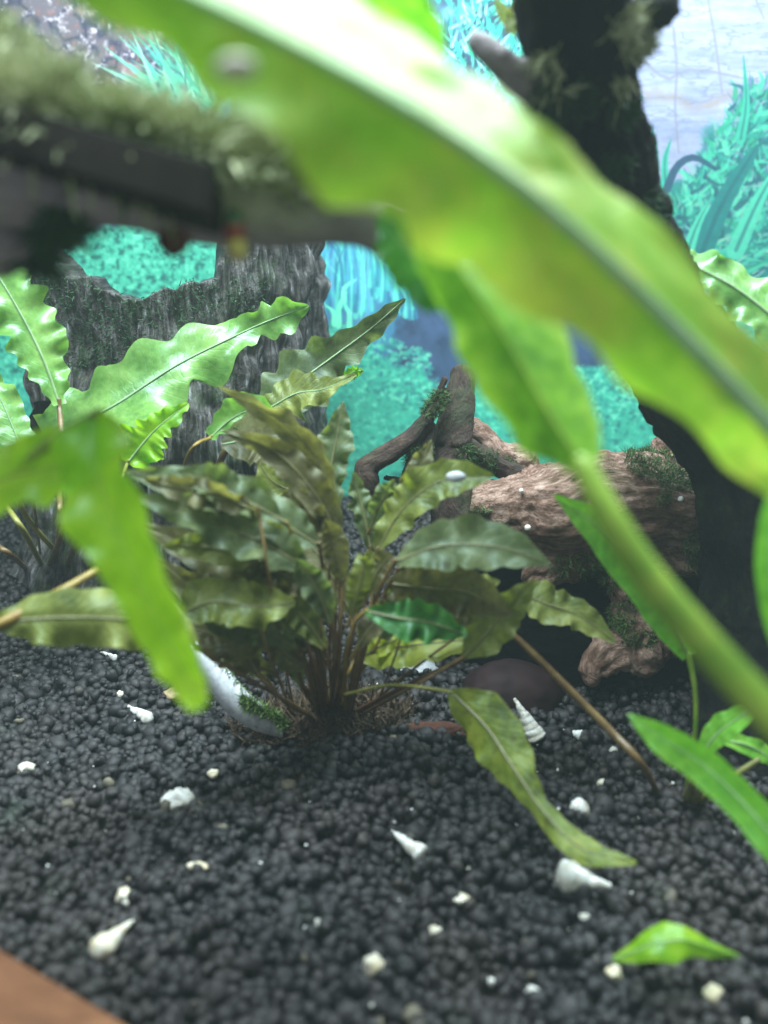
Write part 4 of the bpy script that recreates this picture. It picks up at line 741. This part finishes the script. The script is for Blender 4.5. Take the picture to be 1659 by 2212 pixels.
leaf(tl_, [(700, -120, 11), (800, -30, 11), (900, 35, 11.2), (962, 118, 11.4)], [20, 44, 46, 42, 30, 8], 'grass', tilt=(20,), ruffle=.05, lobe=.04, cup=-.2, ribr=.03, seed=54)
# slender leaf behind the thick stalk, and the right edge plants
sp_ = thing('slender_leaf_plant', G(1480, 1715), 'slender green leaf with a thin stalk rooted by the hollow at the right', 'plant')
leaf(sp_, [(1488, 1420, 19.2), (1440, 1330, 18.9), (1370, 1235, 18.6), (1290, 1140, 18.3), (1195, 1068, 18)], [14, 40, 46, 44, 34, 3], 'grass', tilt=(10,), ruffle=.03, lobe=.02, cup=.15, ribr=.025, seed=61, stem=[(1480, 1718), (1500, 1600, 19.8), (1502, 1500, 19.4)], stemr=(.07, .09), smat='st_green')
rp = thing('young_right_plant', G(1490, 1735), 'young bright green plant with crossing stalks at the lower right edge', 'plant')
leaf(rp, [(1510, 1640, 18.6), (1545, 1590, 18.4), (1590, 1555, 18.2), (1650, 1520, 18)], [6, 22, 30, 24, 3], 'grass', tilt=(-20,), ruffle=.05, lobe=.03, seed=62, stem=[(1478, 1730), (1500, 1680, 18.8)], stemr=(.07, .1), smat='st_olive')
leaf(rp, [(1560, 1600, 19), (1620, 1612, 19), (1700, 1660, 19)], [6, 20, 22, 3], 'grass', tilt=(-20,), ruffle=.05, lobe=.03, seed=63)
for a, b in (((1495, 1740), (1560, 1655)), ((1500, 1742), (1640, 1640)), ((1486, 1738), (1532, 1600))):
    tube('stem', [G(a[0], a[1], -.1), P((a[0]+b[0])/2-6, (a[1]+b[1])/2, 18.7), P(b[0], b[1], 18.6)], [.1, .085, .06], M['st_olive'], rp, 8, 16)
gb = thing('grass_blade', P(1760, 1930, 13), 'bright green strap leaf entering from the right edge above the gravel', 'leaf')
leaf(gb, [(1790, 1960, 13.2), (1660, 1795, 14), (1540, 1670, 14.8), (1440, 1600, 15.2), (1355, 1543, 15.6)], [36, 40, 40, 38, 30, 3], 'grass', tilt=(-15,), ruffle=.02, lobe=.02, cup=.2, ribr=.02, seed=64)
re_ = thing('edge_stalk', P(1700, 1420, 12), 'upright green strap leaf cut off by the right edge', 'leaf')
leaf(re_, [(1700, 1420, 12), (1668, 1280, 12), (1664, 1160, 12), (1680, 1030, 12)], [20, 28, 28, 24, 10], 'grass', ruffle=.02, lobe=.02, seed=65, ribr=.02)
rl = thing('crinkled_right_leaf', P(1800, 900, 20), 'crinkled leaf with a white shine and dark folds at the right edge', 'leaf')
leaf(rl, [(1830, 860, 20.5), (1700, 715, 20.6), (1600, 630, 20.8), (1500, 575, 21), (1415, 535, 21.2)], [40, 50, 52, 44, 32, 5], 'fresh', tilt=(25, 20), tilt2=(64, 60), ruffle=.3, rf=4, lobe=.2, lf=6, cup=.1, ribr=.05, seed=66, nt_=90, ns_=19)
# small yellow leaves by the trunk
yl = thing('small_yellow_sprig', P(1120, -60, 17), 'sprig of small yellow green leaves at the top edge left of the trunk', 'plant')
for i, (a, b, w_) in enumerate((((1120, -10), (1092, 75), 15), ((1150, -20), (1128, 40), 16), ((1070, 0), (1112, 78), 14), ((1175, -10), (1180, 60), 14), ((1195, 60), (1172, 130), 13))):
    leaf(yl, [(a[0], a[1], 17), ((a[0]+b[0])/2+4, (a[1]+b[1])/2, 17), (b[0], b[1], 17)], [5, w_, w_, 3], 'yellow' if i % 2 else 'olive', seed=70+i, ruffle=.03, ribr=.015, nt_=20, ns_=7)
tw, twv, twn = driftwood('grey_twig', [[(1020, 85, 15, 12), (1080, 130, 15.2, 24), (1120, 175, 15.6, 34), (1175, 215, 16, 30)], [(1080, 120, 15, 10), (1140, 150, 15.2, 14), (1190, 160, 15.6, 14)]], 'greywood', .06, 'pale grey twig end jutting left from the dark trunk', 'branch', .06, .04, 23)

# --- the long trailing leaf on the gravel and the arching brown stalk
tr_ = thing('trailing_leaf', G(850, 1492), 'mottled olive leaf sagging onto the gravel in front of the maroon stone', 'leaf')
leaf(tr_, [(975, 1495, 19.3), (1050, 1570, 18.6), (1110, 1660, 17.8), (1180, 1760, 17), (1260, 1835, 16.4), (1378, 1862, 16.1)], [10, 52, 62, 56, 36, 22, 26, 32, 20, 3], 'mottled', tilt=(20, 20, 10, -20, -40), ruffle=.12, rf=4, lobe=.08, lf=8, cup=-.15, ribr=.035, seed=81, nt_=90, stem=[(745, 1500, 20.5), (850, 1480, 20)], stemr=(.05, .06), smat='st_olive', rib='ribbrown')
ar = thing('arching_stalk', G(1420, 1712), 'brown stalk arching from the yellow leaf down to the gravel by the hollow', 'stem')
tube('stalk', [P(1105, 1368, 20.6), P(1150, 1410, 20.5), P(1240, 1500, 20.2), P(1320, 1580, 19.8), P(1385, 1650, 19.4), G(1422, 1715, -.1)], [.07, .09, .10, .10, .09, .07], M['st_brown'], ar, 12, 40)

# --- loose leaf at lower right
lo = thing('loose_leaf', G(1450, 2085), 'loose bright green leaf lying bent on the gravel at the lower right', 'leaf')
leaf(lo, [(1322, 2072, 14.6), (1400, 2045, 14.4), (1470, 2030, 14.3), (1540, 2050, 14.4), (1600, 2066, 14.6)], [4, 26, 44, 28, 14, 3], 'lime', tilt=(-30, -10), ruffle=.03, lobe=.03, cup=-.3, ribr=.015, seed=82)

# ------------------------------------------------------------------ shells, ceramic, chips
def shell_mesh(a, b, rb, whorls, tipf=.12, bulge=.0):
    """spired shell from tip a to mouth end b, radius rb, with stepped whorls"""
    a = np.asarray(a); b = np.asarray(b); n, ns = 16*max(whorls, 2), 20; t = np.linspace(0, 1, n); T = nrm(b-a); A = nrm(np.cross(T, [.2, .3, .9])); B = np.cross(T, A)
    th = np.linspace(0, 2*np.pi, ns, endpoint=False); V = []
    for ti in t:
        ph = ti*whorls+th/(2*np.pi); st = .92+.08*np.sin(np.pi*(ph % 1))
        e0 = .9-.32*bulge; env = (tipf+(1-tipf)*ti**(1+.5*bulge))*(1 if ti < e0 else math.sqrt(max(0, 1-((ti-e0)/(1-e0))**2*.97)))*(1+.35*bulge)
        rr = rb*env*st; V.append(a+(b-a)*ti+rr[:, None]*(np.cos(th)[:, None]*A+np.sin(th)[:, None]*B))
    V = np.vstack(V); f = grid_faces(n, ns, True); k = len(V); V = np.vstack([V, a-T*.02, b]); uv = np.zeros((len(V), 3))
    for j in range(ns): f.append((k, (j+1) % ns, j, k)); e = (n-1)*ns; f.append((k+1, e+j, e+(j+1) % ns, k+1))
    return fix_tris(V, f, uv, 'shell')
def lay_shell(tip, mouth, rpx, whorls, label, mat='shell', bulge=0., up=.1, name='spired_shell', grp='snail shells lying on the gravel'):
    a = G(*tip, up); b = G(*mouth, up); d = np.linalg.norm(b-C0)
    o = link(name, shell_mesh(a, b, rpx*d/F, whorls, .12, bulge), M[mat]); return tag(recenter(o), label, 'shell', grp)
def up_shell(tip, mouth, rpx, whorls, label, **k):
    b = G(*mouth, .12); d = (b-C0)@FW; a = P(tip[0], tip[1], d+.1); o = link('spired_shell', shell_mesh(a, b, rpx*d/F, whorls), M['shell']); return tag(recenter(o), label, 'shell', 'snail shells lying on the gravel')
up_shell((1112, 1510), (1162, 1600), 26, 7, 'tall pointed white shell with many whorls leaning in front of the dark hollow')
lay_shell((1218, 1576), (1258, 1590), 13, 4, 'small white shell right of the tall pointed one')
lay_shell((845, 1796), (915, 1850), 21, 5, 'long white and tan shell in the middle of the open gravel', up=.27)
lay_shell((1320, 1915), (1200, 1888), 38, 4, 'largest white snail shell, fat at the left end, below the trailing leaf', bulge=1, up=.24)
lay_shell((270, 1522), (324, 1554), 15, 5, 'slim white shell on the gravel left of the hanging lime leaf', up=.24)
lay_shell((216, 1408), (252, 1422), 8, 3, 'white sliver of shell farthest back on the left gravel', up=.22)
lay_shell((284, 1990), (205, 2062), 27, 4, 'large tan shell with a white tip near the lower left wood', 'shelltan', .8, .2)
lay_shell((1568, 1780), (1582, 1812), 13, 3, 'small upright white shell near the right edge under the strap leaf', up=.15)
def bit(px, py, r, label, mat='shell', sx=1.0, sz=.85, seed=0, group='shell fragments on the gravel'):
    c = G(px, py, .14); d = (c-C0)@FW; rr = r*d/F; o = lump('shell_fragment', c, (rr*sx, rr*.9, rr*sz), mat, None, .55, seed, 3, 1.7); return tag(recenter(o), label, 'shell', group)
bit(387, 1730, 30, 'broken round white shell on the left half of the gravel', sx=1.1, seed=1)
bit(1252, 1752, 21, 'barrel shaped white shell right of the trailing leaf', sx=.95, sz=1.1, seed=2)
bit(1325, 1622, 10, 'tiny white fragment by the foot of the arching stalk', seed=3)
bit(1302, 1693, 11, 'tiny cream fragment left of the arching stalk foot', 'shelltan', seed=4)
bit(270, 1938, 19, 'round cream shell piece just above the large tan shell', 'shelltan', sz=1.0, seed=5)
bit(88, 2046, 13, 'small tan fragment just above the wooden edge', 'shelltan', seed=6)
bit(805, 2088, 24, 'oval cream shell near the bottom, left of centre', 'shelltan', sx=.85, sz=1.1, seed=7)
bit(1326, 2102, 17, 'round cream fragment just below the loose green leaf', 'shelltan', seed=8)
bit(1540, 2150, 20, 'cream fragment in the bottom right corner', 'shelltan', sz=1.1, seed=9)
bit(688, 1998, 14, 'small white fragment, right one of a touching pair below the middle', seed=10)
bit(666, 2006, 10, 'small white fragment, left one of a touching pair below the middle', seed=11)
bit(995, 1942, 17, 'cream fragment between the long shell and the bottom edge', 'shelltan', sx=1.2, sz=.6, seed=12)
bit(940, 2012, 13, 'small yellowish fragment below the flat cream one', 'shelltan', seed=13)
bit(426, 1872, 15, 'flat cream fragment below the broken round shell', 'shelltan', sx=1.3, sz=.5, seed=14)
bit(55, 1660, 14, 'cream fragment on the gravel at the left edge', 'shelltan', sx=1.2, seed=15)
bit(1265, 1982, 11, 'tiny white fragment below the largest shell', seed=16)
bit(1150, 2142, 13, 'white fragment at the bottom, right of centre', seed=17)
bit(460, 1672, 12, 'small white fragment above the broken round shell', 'shelltan', seed=18)
bit(262, 1500, 9, 'tiny cream fragment just above the slim white shell', 'shelltan', seed=19)
bit(1060, 2120, 9, 'tiny pale fragment near the bottom centre', seed=20)
n = 70; q = np.c_[rng.uniform(-9, 9, n), rng.uniform(11, 30, n)]; scatter_grains('shell_grit', np.c_[q, gz(q[:, 0], q[:, 1])+.19], rng.uniform(.02, .06, n), np.ones(n), 1, M['shell'])['kind'] = 'stuff'

def ceramic_band():
    """curved chalky white band standing at the left of the crown"""
    out = [P(405, 1385, 23.4), P(462, 1462, 22.9), P(525, 1528, 22.6), P(612, 1580, 22.7)]; c = catmull(out, 40); T = nrm(np.gradient(c, axis=0))
    U = nrm(np.array([.10, .25, 1.0])); S = nrm(np.cross(T, U)); h = np.interp(np.linspace(0, 1, 40), [0, .2, .5, .8, 1], [.20, .42, .50, .38, .18])
    V = np.stack([c-U*h[:, None], c+U*h[:, None], c+U*h[:, None]-S*.14, c-U*h[:, None]-S*.14], 1).reshape(-1, 3)
    f = grid_faces(40, 4, True)+[(0, 1, 2, 3), (159, 158, 157, 156)]; me = mesh_np('ceramic_band', V, np.array(f), False, np.zeros((160, 3)))
    o = link('ceramic_band', me, M['ceramic']); tag(o, 'curved chalky white band with green algae leaning against the plant crown', 'ceramic band')
    r = c[26:40]; tufts('algae', np.repeat(r+U*.2, 6, 0), np.tile(-FW*.5+UP*.6, (84, 1)), 1500, .20, 'algae', o, .02, 30)
    tufts('algae', np.repeat(c[6:30]+U*h[6:30, None], 3, 0), np.tile(UP, (72, 1)), 260, .08, 'algae', o, .016, 31)
ceramic_band()
o = lump('tan_pebble', G(385, 1500, .2), (.42, .35, .25), 'tanstone', None, .4, 8); tag(recenter(o), 'tan crumbly pebble tucked behind the tip of the hanging lime leaf', 'pebble')
a = G(930, 1578, .15); o = lump('bark_chip', a, (.95, .3, .2), 'redchip', None, .35, 9, 4, 2.2); tag(recenter(o), 'flat reddish bark chip lying right of the crown', 'bark chip')
o = lump('grey_pebble', G(905, 1440, .15), (.6, .4, .22), 'ceramic', None, .3, 10); tag(recenter(o), 'pale grey pebble behind the stems right of the crown', 'pebble')
o = lump('small_snail', P(510, 145, 6.8), (.17, .08, .095), 'tanpale', None, .1, 12, 3); tag(recenter(o), 'tiny pale snail sitting on the huge foreground leaf', 'snail')
o = lump('white_speck_snail', P(620, 320, 11.6), (.11, .1, .1), 'shell', None, .1, 13, 3); o.name = 'small_snail.001'; tag(recenter(o), 'tiny white snail at the right end of the mossy log', 'snail')
o = lump('pale_snail', P(985, 1030, 19.2), (.22, .09, .13), 'ceramic', None, .1, 14, 3); tag(recenter(o), 'small pale snail on the broad olive leaf right of the plant centre', 'snail')
for i, (x, y, d, r, lb) in enumerate(((1140, 1140, 24.0, .09, 'tiny white snail on the left face of the brown driftwood'), (1126, 1060, 24.3, .06, 'tiny pale snail on the top left of the brown driftwood'), (1470, 1078, 24.4, .09, 'tiny white snail beside the moss on the driftwood'), (1300, 1155, 24.1, .06, 'tiny pale snail near the slender leaf on the driftwood'))):
    o = lump('tiny_snail', P(x, y, d), (r, r, r), 'shell', None, .15, 20+i, 2); tag(recenter(o), lb, 'snail')
# red sprig and banded stick against the log
rs = thing('red_sprig', P(375, 560, 11.2), 'small dark red sprig below the mossy log', 'plant')
for i, an in enumerate((-2.3, -1.8, -1.3, -.8)):
    leaf(rs, [(375, 555, 11.2), (375+28*math.cos(an), 545+30*math.sin(an), 11.1), (375+56*math.cos(an), 545+62*math.sin(an), 11.0)], [6, 18, 16, 3], 'redleaf' if 'redleaf' in M else 'brown', seed=90+i, nt_=16, ns_=7, ribr=.012)
st = thing('banded_stick', P(512, 560, 11.2), 'short stick banded dark green, red and tan hanging under the log', 'stick')
tube('green_band', [P(503, 455, 11.1), P(505, 490, 11.1)], [.09, .15], M['deepmoss'], st); tube('red_band', [P(506, 492, 11.1), P(510, 520, 11.1)], [.15, .15], M['red'], st); tube('tan_band', [P(510, 522, 11.1), P(516, 556, 11.1)], [.14, .12], M['glue'], st)

# --- wooden edge outside the glass, lower left
q0, q1 = P(-260, 1895, 13.2), P(420, 2300, 12.2); dn = np.array([0, -.3, -4.0])
o = prism('wooden_edge', [q0, q1, q1+dn, q0+dn], np.array([-.9, -2.2, -.35]), 'plank')
V = np.array([v.co[:] for v in o.data.vertices]); tt = nrm(q1-q0); a_ = o.data.attributes.new('lc', 'FLOAT_VECTOR', 'POINT'); a_.data.foreach_set('vector', np.stack([V@tt, V[:, 2], V[:, 1]], 1).astype(np.float32).ravel())
tag(recenter(o), 'brown varnished wooden edge of the cabinet in the lower left corner', 'wooden edge')

# ------------------------------------------------------------------ slightly milky tank water
bm = bmesh.new(); bmesh.ops.create_cube(bm, size=1); me = bpy.data.meshes.new('haze'); bm.to_mesh(me); bm.free()
hz = link('haze', me); hz.scale = (90, 62, 40); hz.location = (0, 17, 16); hz['kind'] = 'stuff'
m = bpy.data.materials.new('milky_water'); m.use_nodes = True; nt = m.node_tree; nt.nodes.remove(nt.nodes['Principled BSDF'])
pv = nt.nodes.new('ShaderNodeVolumePrincipled'); pv.inputs['Density'].default_value = 0.0013; pv.inputs['Color'].default_value = (0.75, 0.95, 0.93, 1)
nt.links.new(pv.outputs[0], nt.nodes['Material Output'].inputs['Volume']); me.materials.append(m)
